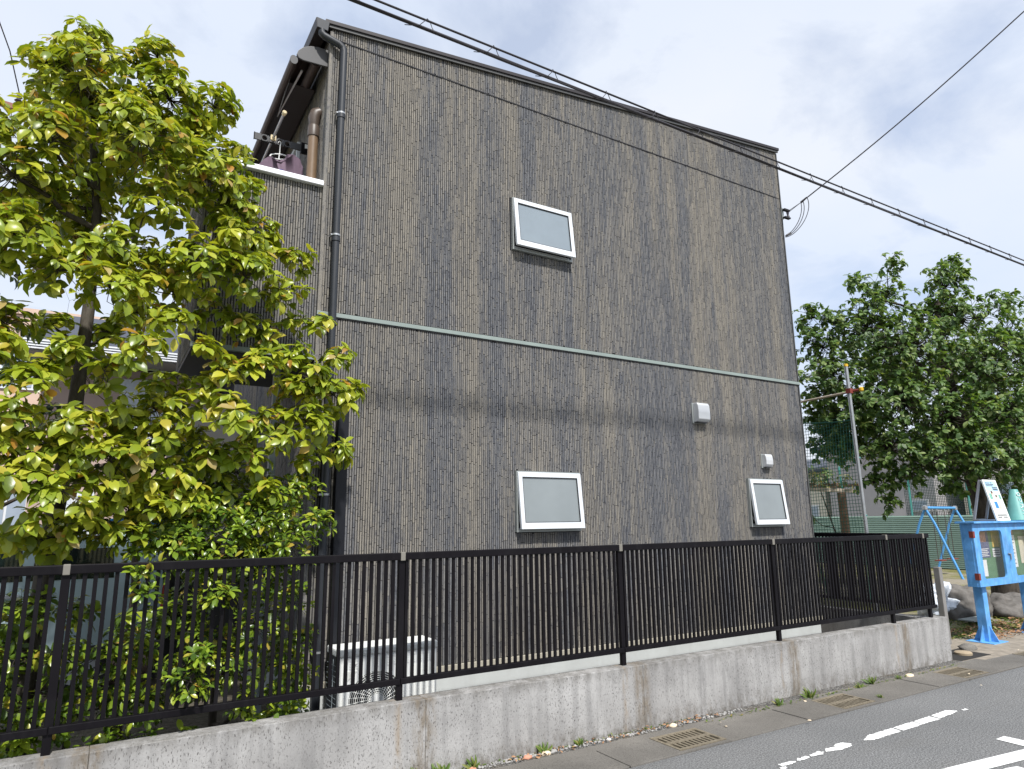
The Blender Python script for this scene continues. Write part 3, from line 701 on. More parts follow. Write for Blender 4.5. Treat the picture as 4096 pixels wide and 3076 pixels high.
# ------------------------------------------------------------------ things on the balcony
aw = thing('retractable_awning', (1.3, 6.5, 6.0), 'closed brown awning box with rounded grey end under the eave', 'awning')
Ya = YH+.055; Yb = 8.9
prof = [(1.455, 5.975), (1.455, 6.157)]+[(1.30+.135*math.cos(a)*1.0, 6.055+.098*math.sin(a)) for a in [R(d) for d in range(80, 231, 15)]]+[(1.27, 5.965)]
prof = [(1.455, 5.972), (1.455, 6.150), (1.36, 6.148), (1.29, 6.132), (1.22, 6.095), (1.178, 6.045), (1.165, 6.0), (1.185, 5.968), (1.225, 5.958)]
MB().prism(prof, Ya, Ya+.018).build('end_cap', 'awning_end', aw, bevel=.004)
MB().prism([(x*.985+.02, z-.004) for x, z in prof[1:7]]+[(1.20, 6.0), (1.25, 6.06), (1.33, 6.10), (1.44, 6.11)], Ya+.019, Yb).build('housing', 'awning_brown', aw)
MB().tube([(1.35, Ya+.03, 6.0), (1.35, Yb, 6.0)], .045, 12).build('roller', 'awning_brown', aw)
fb = MB().prism([(1.112+.03+.033*math.cos(R(d)), 5.932+.042*math.sin(R(d))) for d in range(0, 360, 30)], Ya+.01, Yb).build('front_bar', 'awning_brown', aw)
MB().prism([(1.142+.036*math.cos(R(d)), 5.932+.045*math.sin(R(d))) for d in range(0, 360, 30)], Ya-.002, Ya+.009).build('front_bar_cap', 'awning_end', aw)
MB().box(1.17, 1.44, Ya+.4, Yb-.4, 5.955, 5.962).build('cloth_pleat', 'awning_under', aw)
am = MB()
am.tube([(1.25, Ya+.14, 5.945), (1.21, Ya+1.0, 5.94), (1.16, Ya+.10, 5.935)], .010, 6); am.build('folding_arm', 'steel', aw)
la = thing('laundry_bracket', (1.45, 6.263, 5.39), 'black laundry bracket arm with round holes on the balcony wall', 'laundry bracket')
# arm plate with real round holes
def holed_plate():
    bm = bmesh.new(); x0, x1, zc, h = .93, 1.448, 5.39, .034; hx = [1.024, 1.095, 1.167, 1.239]
    m = MB(); prev = x0; seg = 12; r = .026
    for c in hx:
        s = .032
        m.box(prev, c-s, 6.255, 6.271, zc-h, zc+h)
        ring = [(c+r*math.cos(2*math.pi*k/seg), zc+r*math.sin(2*math.pi*k/seg)) for k in range(seg)]
        sq = []
        for k in range(seg):
            a = 2*math.pi*k/seg; ca, sa = math.cos(a), math.sin(a); q = min(s/abs(ca) if abs(ca) > 1e-6 else 9, h/abs(sa) if abs(sa) > 1e-6 else 9); sq.append((c+ca*q, zc+sa*q))
        for y in (6.255, 6.271):
            v = [(a, y, b) for a, b in ring]+[(a, y, b) for a, b in sq]
            m.add(v, [(k, (k+1) % seg, seg+(k+1) % seg, seg+k) for k in range(seg)])
        v = [(a, 6.255, b) for a, b in ring]+[(a, 6.271, b) for a, b in ring]
        m.add(v, [(k, (k+1) % seg, seg+(k+1) % seg, seg+k) for k in range(seg)])
        prev = c+s
    m.box(prev, x1, 6.255, 6.271, zc-h, zc+h)
    return m
holed_plate().build('arm', 'bracket_grey', la)
MB().box(1.37, 1.448, 6.245, 6.281, 5.335, 5.445).build('hinge_block', 'fence_black', la, bevel=.004)
MB().box(1.405, 1.44, 6.2415, 6.2445, 5.385, 5.43).build('sticker', 'paper', la)
MB().box(.925, .932, 6.25, 6.276, 5.355, 5.425).build('end_stop', 'fence_black', la)
lp = thing('laundry_pole', (1.095, 6.3, 5.385), 'steel laundry pole with a cream tip lying through the bracket', 'laundry pole')
MB().tube([(1.095, 5.76, 5.388), (1.095, 8.2, 5.388)], .013, 10).build('pole', 'steel', lp)
MB().lathe([(.016, -.02), (.02, -.015), (.021, .02), (.014, .028)], (0, 0, 0), 12).build('tip', 'pole_tip', None)
tp = bpy.data.objects['tip']; tp.rotation_euler = (R(90), 0, 0); tp.location = (1.095, 5.755, 5.388); attach(tp, lp)
cl = MB().box(1.07, 1.12, 6.20, 6.22, 5.36, 5.41); cl.build('clip', 'pole_tip', lp)
hg = thing('clothes_hanger', (1.167, 6.255, 5.37), 'white plastic clothes hanger hooked into the laundry bracket', 'hanger')
hk = [(1.167+.012*math.cos(R(a)), 6.263, 5.382+.014*math.sin(R(a))) for a in range(-20, 200, 30)]
MB().tube([(1.170, 6.245, 5.235), (1.170, 6.25, 5.30), (1.172, 6.255, 5.355)]+hk, .0045, 6).build('hook', 'hanger_white', hg)
ho = [(1.165+.085*math.cos(a), 6.243, 5.222+.028*math.sin(a)+.18*(.085*math.cos(a))) for a in np.linspace(0, 2*math.pi, 20)]
MB().tube(ho, .006, 6, caps=False).tube([(1.165, 6.243, 5.195), (1.165, 6.243, 5.25)], .005, 6).tube([(1.24, 6.243, 5.235), (1.36, 6.243, 5.20)], .006, 6).tube([(1.09, 6.243, 5.21), (.99, 6.243, 5.06)], .006, 6).build('bow', 'hanger_white', hg)
sh = thing('t_shirt', (1.19, 6.243, 4.8), 'mauve long-sleeved shirt drying on the hanger behind the balcony coping', 'shirt')
def shirt():
    # front and back skins with folds, sleeves hanging
    out = [(1.082, 5.196), (1.03, 5.15), (.975, 5.075), (.945, 4.97), (.935, 4.75), (.955, 4.55), (1.01, 4.55), (1.02, 4.85), (1.03, 4.6), (1.04, 4.45), (1.34, 4.47), (1.345, 4.7), (1.352, 4.95), (1.36, 4.8), (1.375, 4.62), (1.425, 4.63), (1.42, 4.85), (1.412, 5.03), (1.395, 5.17), (1.365, 5.245), (1.30, 5.268), (1.235, 5.262), (1.215, 5.20), (1.165, 5.165), (1.115, 5.165)]
    bm = bmesh.new(); vs = [bm.verts.new((x, 0, z)) for x, z in out]; f = bm.faces.new(vs)
    bmesh.ops.triangulate(bm, faces=[f]); bmesh.ops.subdivide_edges(bm, edges=bm.edges[:], cuts=3, use_grid_fill=True)
    edge = {v for e in bm.edges if e.is_boundary for v in e.verts}
    ex = bmesh.ops.duplicate(bm, geom=bm.verts[:]+bm.edges[:]+bm.faces[:])
    mp_ = ex['vert_map']; dup = [g for g in ex['geom'] if isinstance(g, bmesh.types.BMVert)]; ds = set(dup)
    for v in bm.verts:
        b = min(1, min((v.co-e.co).length for e in edge)/.06) if v not in edge and v not in ds else None
        w = .012*math.sin(v.co.x*48+v.co.z*7)+.008*math.sin(v.co.x*95-v.co.z*20)
        sgn = 1 if v in ds else -1
        dist = min(1.0, min(abs(v.co.x-.94), abs(v.co.x-1.42))/.1+.2)
        v.co.y = 6.243+sgn*(.022*dist)+w*.6
    me = bpy.data.meshes.new('garment'); bm.to_mesh(me); bm.free(); me.materials.append(M['shirt_mauve'])
    me.polygons.foreach_set('use_smooth', [True]*len(me.polygons))
    o = bpy.data.objects.new('garment', me); col.objects.link(o); attach(o, sh)
    co = MB().tube([(1.105, 6.228, 5.19), (1.14, 6.214, 5.155), (1.18, 6.214, 5.152), (1.222, 6.222, 5.195), (1.236, 6.235, 5.25)], .007, 6); co.build('collar', 'shirt_mauve', sh)
    MB().box(1.165, 1.205, 6.196, 6.199, 5.055, 5.072).build('print', 'shirt_print', sh)
shirt()

# ------------------------------------------------------------------ air conditioner
ac = thing('air_conditioner', (2.02, 5.3, .1), 'white air conditioner outdoor unit with round fan grille behind the fence', 'air conditioner')
ax0, ax1, ay0, ay1, az0, az1 = 1.635, 2.445, 5.25, 5.545, .20, .765
b = MB().box(ax0+.045, ax1-.006, ay0+.010, ay1, az0, az1-.03).build('body', 'ac_white', ac, bevel=.006)
MB().box(ax0+.002, ax0+.044, ay0+.02, ay1-.02, az0+.02, az1-.035).build('coil', 'ac_shadow', ac)
MB().box(ax0-.004, ax1+.004, ay0-.006, ay1+.006, az1-.045, az1+.01).build('lid', 'ac_white', ac, bevel=.012)
lg = MB()
for i in range(26): lg.box(ax0+.07+i*.028, ax0+.086+i*.028, ay0-.0085, ay0-.0065, az1-.032, az1-.004)
for i in range(27):
    if 4 < i < 8: continue
    for k in range(4): lg.box(ax0+.055+i*.0275, ax0+.071+i*.0275, ay0-.006, ay0-.001, az1-.078-k*.018, az1-.068-k*.018)
lg.build('louvre_marks', 'ac_panel', ac)['kind'] = 'stuff'
MB().box(ax0+.02, ax1-.003, ay0-.0008, ay0+.009, az0, az1-.046).build('front_panel', 'ac_panel', ac, bevel=.004)
MB().box(ax0+.0, ax0+.05, ay0-.004, ay0+.02, az0, az1-.047).build('corner_post', 'ac_white', ac, bevel=.006)
fx, fz, fr_ = ax0+.300, .385, .215
disc = MB(); disc.prism([(fx+fr_*math.cos(t), fz+fr_*math.sin(t)) for t in np.linspace(0, 2*math.pi, 40, endpoint=False)], ay0-.0028, ay0-.0012); disc.build('fan_opening_shade', 'ac_shadow', ac)  # flat dark disc on the closed panel, painted shade of the fan recess
fan = MB()
for k in range(3):
    a = R(120*k+20); pts = [(.05, -.3), (.12, -.45), (.19, -.25), (.195, .15), (.12, .25), (.05, .2)]
    v = []
    for r_, da in pts: v.append((fx+r_*math.cos(a+da), ay0-.0034-.006*(da+.5)/1, fz+r_*math.sin(a+da)))
    fan.add(v, [tuple(range(6))])
fan.build('fan', 'ac_shadow', ac)
gr = MB(); yg = ay0-.022
for k in range(1, 12):
    r_ = .045+k*.0155
    gr.tube([(fx+r_*math.cos(t), yg, fz+r_*math.sin(t)) for t in np.linspace(0, 2*math.pi, 37)], .0022, 4, caps=False)
for k in range(30):
    a = 2*math.pi*k/30; gr.tube([(fx+.05*math.cos(a-.35), yg, fz+.05*math.sin(a-.35)), (fx+.13*math.cos(a-.1), yg, fz+.13*math.sin(a-.1)), (fx+.222*math.cos(a), yg+.012, fz+.222*math.sin(a))], .0026, 4)
gr.build('grille', 'ac_white', ac)
MB().prism([(fx+.052*math.cos(t), fz+.052*math.sin(t)) for t in np.linspace(0, 2*math.pi, 24, endpoint=False)], yg-.006, yg+.003).build('hub', 'ac_panel', ac)
sq = MB()
for i in range(9):
    for sx in (-1, 1):
        for sz in (-1, 1):
            q = .155+i*.010; a = (fx+sx*q, ay0-.004, fz+sz*.235); b_ = (fx+sx*.245, ay0-.004, fz+sz*(q-.0))
            sq.beam(a, b_, .004, .004, (0, 1, 0))
sq.build('corner_ribs', 'ac_white', ac)
MB().box(ax1-.215, ax1-.02, ay0-.004, ay0-.0012, az0+.02, az1-.15).build('service_panel', 'ac_white', ac, bevel=.002)
MB().box(ax1-.19, ax1-.05, ay0-.009, ay0-.0045, .325, .34).build('handle', 'ac_white', ac)
MB().prism([(ax0+.128+.018*math.cos(t), .668+.018*math.sin(t)) for t in np.linspace(0, 2*math.pi, 20, endpoint=False)], ay0-.0030, ay0-.0012).build('emblem', 'ac_panel', ac)
MB().prism([(ax0+.128+.017*math.cos(t), .667+.017*math.sin(t)) for t in np.linspace(math.pi, 2*math.pi, 12)], ay0-.0042, ay0-.0031).build('emblem_half', 'sign_frame', ac)
for zz_ in (.70, .615):
    MB().tube([(ax0+.41, ay0-.012, zz_+.02), (ax0+.41, ay0-.001, zz_+.02)], .005, 8).build('screw', 'steel', ac)
gd = MB()
for k in range(12): gd.beam((ax0-.008, ay0+.02, .24+k*.038), (ax0-.008, ay1-.03, .24+k*.038), .003, .003)
gd.beam((ax0-.010, ay0+.10, .22), (ax0-.010, ay0+.10, .70), .004, .004); gd.build('side_guard', 'post_bluegrey', ac)
for xx in (ax0+.1, ax1-.16):
    MB().box(xx, xx+.06, ay0-.03, ay1+.03, .1, .199).build('foot', 'slab_grey', ac)

# ------------------------------------------------------------------ overhead lines
XS = np.linspace(-30, 44, 75)
def sag(x, h0): return h0 + .00012*(x-6)**2
ob = thing('overhead_cable', (6, 3.85, 5.1), 'pair of thick black overhead cables tied with wire crossing before the house', 'cable')
Yc = 3.85
MB().tube([(x, Yc, sag(x, 5.146)) for x in XS], .0125, 8).build('lower_cable', 'cable_black', ob)
MB().tube([(x, Yc+.02, sag(x, 5.236)) for x in XS], .0080, 8).build('upper_cable', 'cable_black', ob)
MB().tube([(x, Yc+.022+.008*math.sin(x*3.3), sag(x, 5.165)+.008*math.sin(x*2.1)) for x in np.linspace(-30, 44, 400)], .004, 5).build('thin_cable', 'cable_black', ob)
MB().tube([(x, Yc-.012, sag(x, 5.137)+.009*math.sin(x*1.45+.6)) for x in np.linspace(-30, 44, 400)], .006, 5).build('thin_cable', 'cable_black', ob)
tie = MB()
tp_ = []
for k in range(14):
    t = k/13*1.6*math.pi-.2; tp_.append((-.05+k*.0085, .048*math.sin(t)+.004, 5.06+.105*math.cos(t)*1.0))
tie.tube([(-.13, .01, -.022), (-.09, -.012, -.026), (-.03, -.02, -.006), (.02, -.014, .06), (.045, .02, .107), (.075, .034, .098), (.085, .024, .05), (.105, .012, .005)], .003, 5)
tm = tie.mesh('cable_tie', 'cable_black')
for k in range(60):
    x = -6+k*.545
    place('cable_tie', tm, ob, (x, Yc, sag(x, 5.146)))
sv = thing('service_drop', (XR+.1, YH-.05, 6.0), 'thin service wire rising from the house corner to the upper right', 'cable')
S0, S1 = Vector((XR+.09, YH-.055, 6.065)), Vector((8.228, 5.465, 6.17)); S2 = Vector((9.706, 3.0, 8.159))
dirv = (S2-S1)
MB().tube([S0, S1], .0045, 6).tube([S0+Vector((0, 0, -.02)), S1], .0045, 6).build('dead_end_loop', 'wire_steel', sv)
MB().tube([S1, S1.lerp(S2, .03)], [.018, .012], 8).build('clamp', 'cable_black', sv)
ln = [S1.lerp(S2, t)+Vector((0, 0, -.10*math.sin(min(t, 1)*math.pi)*.6)) for t in np.linspace(0, 2.6, 30)]
MB().tube(ln, .0085, 6).build('wire', 'cable_black', sv)
for k, (dx, dz, q, r_) in enumerate(((.26, -.30, .0, .006), (.31, -.36, .01, .006), (.43, -.26, .03, .006))):
    a = S1.lerp(S2, q); e = Vector((XR+.012, YH-.02, 5.68-.012*k))
    c1 = a+Vector((.05+.045*k, 0, -.20)); c2 = e+Vector((.13+.04*k, -.04, .05))
    MB().tube([a*(1-t)**3+c1*3*t*(1-t)**2+c2*3*t*t*(1-t)+e*t**3 for t in np.linspace(0, 1, 16)], .0058, 6).build('tail_wire', 'wire_steel', sv)
for k in (0, 1): MB().tube([Vector((XR+.03, YH-.03, 5.685+.005*k)), Vector((XR+.10, YH-.05, 5.715+.02*k))], .010, 8).build('sleeve', 'cable_black', sv)
rc = thing('street_cable', (0, -2.0, 8.0), 'dark cable above the road whose soft shadow lies along the gutter', 'cable')
MB().tube([(x, -2.0, 8.05+.0001*(x-6)**2) for x in XS], .024, 8).build('line', 'cable_black', rc)

up = thing('utility_pole', (-3.3, 15, 0), 'rusty crossarm of a utility pole at the left edge above the tree', 'utility pole')
MB().tube([(-3.3, 15, 0), (-3.3, 15, 11)], [.17, .11], 14).build('pole', 'pole_concrete', up)
MB().beam((-4.6, 15.1, 9.95), (-1.75, 14.9, 9.66), .09, .1).build('crossarm', 'crossarm_rust', up)
MB().lathe([(.02, 0), (.06, .02), (.03, .06), (.07, .09), (.03, .14), (.06, .17), (.02, .24)], (-2.12, 14.93, 9.76), 12).build('insulator', 'insulator', up)
MB().tube([(-2.12, 14.93, 10.0), (-2.3, 14.5, 10.6), (-2.8, 13.5, 11.6)], .012, 6).build('jumper', 'cable_black', up)

# ------------------------------------------------------------------ foliage
def leaf_proto(width, fold, droop):
    def W_(t): return fold*t*width
    mid = [(0, 0, 0), (0, .25, -.01*droop), (0, .52, -.05*droop), (0, .80, -.14*droop), (0, 1.0, -.26*droop)]
    sd = [(.30, .20), (.50, .50), (.40, .79)]
    v = list(mid)
    for sg_ in (-1, 1):
        for (w, t) in sd: v.append((sg_*w*width, t, W_(w)*.8-.16*droop*t*t))
    v = np.array(v, float)
    f = []
    for o in (5, 8):
        q = [(0, 1, o), (1, o+1, o), (1, 2, o+1), (2, o+2, o+1), (2, 3, o+2), (3, 4, o+2)]
        f += [t if o == 5 else t[::-1] for t in q]
    f = np.array(f)
    return v, f
def frames(d, up):
    """rotation matrices whose columns are (side, leaf direction, leaf normal)"""
    d = d/np.linalg.norm(d, axis=1, keepdims=True)
    s = np.cross(d, up); s /= np.linalg.norm(s, axis=1, keepdims=True)+1e-9
    n = np.cross(s, d); return np.stack([s, d, n], axis=2)
def leaves_mesh(name, pos, mats, lens, proto, mt):
    v, f = proto; n = len(pos)
    V = np.einsum('nij,kj->nki', mats, v)*lens[:, None, None]+pos[:, None, :]
    F = (f[None]+np.arange(n)[:, None, None]*len(v)).reshape(-1, 3)
    return arrmesh(name, V.reshape(-1, 3), F, mt)
def whorls(tips, axes, nl, length, spread, droop, g, wind=(0, 0, 0)):
    P, D, U, Ln = [], [], [], []
    for p, a in zip(tips, axes):
        a = a/np.linalg.norm(a); t = np.array([0, 0, 1.]) if abs(a[2]) < .9 else np.array([1., 0, 0])
        x = np.cross(a, t); x /= np.linalg.norm(x); y = np.cross(a, x); k = g.integers(nl[0], nl[1]+1); ph = g.uniform(0, 6.28)
        for j in range(k):
            th = ph+j*2*math.pi/k+g.normal(0, .25)
            rad = x*math.cos(th)+y*math.sin(th)
            d = rad*spread+a*g.uniform(.05, .55)+np.array([0, 0, -droop*g.uniform(.5, 1.5)])+np.array(wind)*g.uniform(.4, 1.4)
            P.append(p+rad*.006-a*g.uniform(0, .03)); D.append(d); U.append(a*.9+np.array([0, 0, .6])+g.normal(0, .15, 3)); Ln.append(length*g.uniform(.55, 1.25))
    P, D, U = np.array(P), np.array(D), np.array(U)
    Mx = frames(D, U); k = len(P)
    Mx[:, :, 0] *= g.uniform(.78, 1.15, k)[:, None]; Mx[:, :, 2] *= g.uniform(.3, 2.0, k)[:, None]
    return P, Mx, np.array(Ln)
def lobe_tips(lobes, dens, g, shell=.55, bias=(0, -.25, .3)):
    tips, ax, own = [], [], []
    for i, (x, y, z, r) in enumerate(lobes):
        n = max(5, int(dens*(r/.2)**2))
        for _ in range(n):
            d = g.normal(0, 1, 3)+np.array(bias); d /= np.linalg.norm(d)
            q = r*g.uniform(shell, 1.08)*np.array([1, .95, .9]); tips.append(np.array([x, y, z])+d*q)
            a = d*.7+np.array([0, -.15, .55])+g.normal(0, .25, 3); ax.append(a); own.append(i)
    return np.array(tips), np.array(ax), own
def skeleton(trunk, lobes, tips, own, r0, twig=.0032, taper=.72):
    """trunk tube, limbs from the trunk to each lobe, twigs to each tip"""
    mt, mb, mw = MB(), MB(), MB()
    tr = [Vector(p) for p in trunk]; k = len(tr); rs = [r0*(1-.78*i/(k-1)) for i in range(k)]
    rs[0] *= 1.25
    mt.tube(tr, rs, 12)
    nodes = []
    for a, b, ra, rb in zip(tr[:-1], tr[1:], rs[:-1], rs[1:]):
        for t in np.linspace(0, 1, 6): nodes.append((a.lerp(b, t), ra+(rb-ra)*t))
    cents = [Vector(l[:3]) for l in lobes]
    base = tr[1]
    for i in sorted(range(len(lobes)), key=lambda i: min((cents[i]-n[0]).length for n in nodes)):
        c = cents[i]
        best = min(nodes, key=lambda n: (c-n[0]).length+max(0, n[0].z+.25*(c-n[0]).length-c.z)*1.6)
        a, ra = best; L_ = (c-a).length
        if L_ < .02: continue
        rr = min(ra*taper, .006+.012*math.sqrt(L_)+.02*lobes[i][3])
        mid1 = a.lerp(c, .35)+Vector((random.gauss(0, .05), random.gauss(0, .05), -.06+random.gauss(0, .03)))*L_
        mid2 = a.lerp(c, .7)+Vector((random.gauss(0, .05), random.gauss(0, .05), -.05+random.gauss(0, .03)))*L_
        mb.tube([a, mid1, mid2, c], [rr, rr*.85, rr*.7, rr*.5], 6, caps=False)
        for q, f_ in ((mid1, .85), (mid2, .7), (c, .55)): nodes.append((q, rr*f_))
    for p, i in zip(tips, own):
        c = cents[i]; p = Vector(p); m_ = c.lerp(p, .5)+Vector((random.gauss(0, .12), random.gauss(0, .12), random.gauss(0, .12)))*(p-c).length
        mw.tube([c, m_, p], [twig, twig*.8, twig*.6], 3, caps=False)
    return mt, mb, mw
TREE = [(-0.4, 5.2, 5.14, 0.18), (-0.39, 5.05, 4.73, 0.35), (0.05, 5.3, 5.26, 0.17), (0.16, 5.3, 4.93, 0.31), (0.48, 5.5, 5.09, 0.23), (-0.01, 4.9, 4.33, 0.33), (-0.51, 4.9, 4.17, 0.29), (-0.66, 4.9, 3.88, 0.27), (-0.22, 5.6, 4.46, 0.33), (0.67, 5.4, 4.66, 0.15), (0.4, 5.1, 4.27, 0.3), (-0.59, 4.7, 3.4, 0.25), (-0.36, 4.7, 3.24, 0.18), (0.15, 4.9, 3.88, 0.21), (0.6, 5.2, 4.1, 0.23), (0.92, 5.3, 4.01, 0.14), (1.16, 5.2, 3.81, 0.14), (0.43, 4.9, 3.5, 0.26), (0.75, 5.0, 3.5, 0.22), (-0.08, 4.6, 3.15, 0.2), (1.04, 5.1, 3.44, 0.17), (1.19, 5.2, 3.27, 0.1), (0.29, 4.8, 3.03, 0.15), (0.11, 4.6, 2.78, 0.17), (0.5, 4.8, 2.89, 0.1), (1.48, 5.15, 3.01, 0.14), (1.46, 5.1, 2.7, 0.18), (1.26, 5.0, 2.78, 0.17), (1.52, 5.1, 2.27, 0.12), (0.89, 4.9, 2.81, 0.16), (0.65, 4.9, 2.77, 0.14), (0.7, 4.8, 2.46, 0.17), (1.01, 5.0, 2.38, 0.2), (1.27, 5.05, 2.46, 0.21), (1.33, 5.1, 2.2, 0.11), (-0.41, 4.7, 2.54, 0.16), (-0.48, 4.7, 2.37, 0.13), (-0.44, 4.7, 2.03, 0.18), (-0.35, 4.8, 2.19, 0.16), (-0.18, 4.8, 2.32, 0.18), (0.02, 4.8, 2.1, 0.21), (-0.2, 4.7, 1.92, 0.19), (0.28, 4.9, 2.29, 0.15), (-0.34, 4.7, 1.77, 0.1), (0.4, 5.0, 2.04, 0.15), (0.96, 4.9, 1.97, 0.1), (-0.97, 5.0, 4.19, 0.31), (-0.93, 4.9, 3.48, 0.37), (-0.78, 4.9, 2.73, 0.29), (-0.7, 4.8, 2.14, 0.28), (-0.32, 6.2, 4.26, 0.25), (0.09, 6.3, 4.88, 0.4), (-0.64, 6.2, 4.07, 0.32), (-0.5, 6.1, 5.13, 0.33), (0.1, 6.0, 3.41, 0.18)]
TREE += [(-0.08, 5.3, 3.04, 0.14), (-0.2, 5.5, 2.8, 0.16), (0.29, 5.2, 2.65, 0.16), (0.11, 5.0, 2.36, 0.15), (0.52, 5.1, 2.26, 0.16), (0.01, 4.95, 1.91, 0.17), (0.2, 5.0, 1.99, 0.15), (-0.58, 4.8, 2.89, 0.16), (-0.4, 5.2, 3.02, 0.13), (0.32, 5.3, 3.38, 0.18), (0.8, 5.2, 3.15, 0.17), (0.59, 5.2, 3.26, 0.15), (0.99, 5.2, 3.14, 0.13), (0.08, 5.5, 3.66, 0.21), (-0.26, 5.5, 3.72, 0.2), (-0.43, 5.3, 3.95, 0.23), (-0.16, 5.2, 4.72, 0.22), (-0.16, 5.3, 5.14, 0.15), (-0.61, 5.1, 4.83, 0.14), (0.3, 5.4, 4.68, 0.28), (0.72, 5.4, 4.37, 0.18), (0.82, 5.3, 3.84, 0.2), (0.63, 5.0, 3.78, 0.18), (1.14, 5.1, 2.98, 0.13), (1.6, 5.1, 2.75, 0.1), (1.35, 5.15, 3.26, 0.1)]
SHRUB = [(1.16, 5.15, 1.58, 0.2), (0.86, 5.2, 1.69, 0.25), (0.54, 5.25, 1.75, 0.23), (0.3, 5.2, 1.69, 0.15), (1.35, 5.15, 1.72, 0.13), (1.04, 5.3, 1.91, 0.21), (0.71, 5.4, 1.97, 0.2), (0.97, 5.3, 1.36, 0.24), (0.67, 5.3, 1.44, 0.21), (0.8, 5.05, 0.82, 0.18), (0.97, 5.1, 1.03, 0.19), (0.65, 5.1, 0.97, 0.18), (1.18, 5.15, 1.18, 0.16), (1.28, 5.1, 0.71, 0.11), (0.9, 5.0, 0.58, 0.1), (0.49, 5.2, 1.14, 0.18), (1.16, 5.2, 0.8, 0.16), (0.23, 4.62, 1.45, 0.08), (0.68, 4.75, 1.28, 0.11), (0.48, 4.8, 0.83, 0.14), (0.57, 4.72, 0.71, 0.09)]
SHRUB += [(1.2, 5.1, .55, .15), (1.05, 5.0, .45, .12), (1.3, 5.2, .9, .12), (.70, 4.66, 1.26, .085), (.55, 4.66, .80, .10), (.61, 4.66, .95, .08), (.28, 4.64, 1.32, .07), (1.12, 4.9, .62, .1), (0.38, 5.4, 1.81, 0.19), (0.12, 5.3, 1.76, 0.15), (-0.06, 5.3, 1.69, 0.13), (1.26, 5.3, 1.97, 0.15), (0.77, 5.15, 1.54, 0.23), (0.45, 5.15, 1.59, 0.19), (1.07, 5.1, 1.73, 0.16), (0.93, 5.15, 1.8, 0.16), (0.25, 5.2, 1.56, 0.13), (0.6, 5.3, 1.89, 0.21), (0.84, 5.5, 2.09, 0.15)]
SHRUB2 = [(-0.34, 5.3, 1.2, 0.19), (-0.36, 5.2, 0.92, 0.2), (-0.05, 5.15, 0.91, 0.19), (0.19, 5.2, 0.94, 0.19), (0.04, 5.05, 0.69, 0.15), (0.26, 5.05, 0.69, 0.17), (-0.24, 5.0, 0.67, 0.16), (-0.29, 4.95, 0.52, 0.13), (0.3, 5.4, 1.09, 0.17), (-0.58, 5.2, 1.01, 0.22), (-0.08, 5.5, 1.16, 0.13), (0.19, 4.95, 0.49, 0.09), (-0.56, 5.1, 0.69, 0.21)]
RTREE = [(13.55, 7.43, 6.16, 0.68), (13.05, 7.44, 5.39, 0.86), (13.06, 7.64, 6.52, 0.29), (12.37, 8.23, 5.81, 0.42), (12.61, 8.23, 5.2, 0.63), (12.47, 7.99, 4.55, 0.76), (12.62, 8.47, 4.17, 0.47), (12.73, 7.65, 3.8, 0.75), (13.17, 6.77, 4.88, 0.97), (14.68, 6.68, 6.4, 0.58), (14.44, 6.43, 5.59, 0.76), (14.92, 6.47, 6.7, 0.26), (14.52, 6.93, 5.79, 0.52), (15.75, 6.13, 6.02, 0.42), (15.33, 5.97, 5.23, 0.66), (14.19, 6.02, 4.44, 0.91), (12.78, 6.8, 3.77, 0.89), (13.32, 6.31, 3.46, 0.83), (14.17, 5.75, 3.58, 0.79), (12.62, 7.09, 2.94, 0.71), (12.73, 7.95, 3.08, 0.55), (12.89, 6.49, 2.76, 0.64), (13.41, 5.94, 2.78, 0.67), (13.96, 5.63, 2.64, 0.63), (13.0, 7.02, 2.42, 0.46), (13.73, 6.59, 2.45, 0.48), (12.51, 7.15, 1.97, 0.28), (15.08, 6.52, 2.06, 0.54), (15.25, 5.63, 4.38, 0.87), (14.97, 5.61, 3.14, 0.85), (16.07, 5.53, 5.22, 0.76), (12.94, 8.41, 3.61, 0.47), (16.48, 8.35, 4.85, 0.96), (17.52, 7.84, 5.35, 1.03), (15.64, 8.79, 5.15, 0.9), (16.75, 8.26, 3.53, 0.94), (17.71, 7.55, 4.1, 0.94), (15.16, 8.9, 3.93, 0.58)]
SHRUB = [(x, y-.17 if y > 4.98 else y, z, r) for x, y, z, r in SHRUB]
SHRUB2 = [(x, y-.2 if y > 5.1 else y-.1, z, r) for x, y, z, r in SHRUB2]+[(-.42, 4.88, .40, .13), (-.15, 4.85, .36, .12), (.1, 4.85, .40, .13), (.35, 4.86, .42, .13), (.6, 4.86, .42, .12), (-.1, 4.86, .62, .13), (.35, 4.88, .66, .13), (-.45, 4.9, .75, .14)]
TREE += [(-0.42, 4.95, 1.69, 0.13), (-0.24, 5.0, 1.62, 0.12), (-0.09, 4.9, 1.75, 0.15), (0.12, 5.0, 1.68, 0.14), (0.27, 4.95, 1.83, 0.16), (0.47, 5.0, 1.91, 0.15), (0.62, 5.0, 2.19, 0.15), (0.83, 5.0, 2.18, 0.16), (0.25, 5.0, 2.47, 0.13), (0.03, 4.9, 2.44, 0.14), (-0.22, 4.8, 2.12, 0.15), (0.7, 5.1, 1.97, 0.14), (-0.05, 4.85, 3.52, 0.16), (-0.25, 4.8, 3.41, 0.14), (0.08, 4.9, 3.32, 0.15), (-0.24, 4.8, 2.79, 0.12), (-0.06, 4.75, 2.65, 0.12), (0.19, 4.95, 3.47, 0.14), (-0.38, 4.8, 2.73, 0.12), (0.39, 4.9, 2.47, 0.13), (0.55, 4.95, 2.63, 0.14), (0.18, 4.85, 2.14, 0.14), (1.16, 5.05, 2.7, 0.15)]
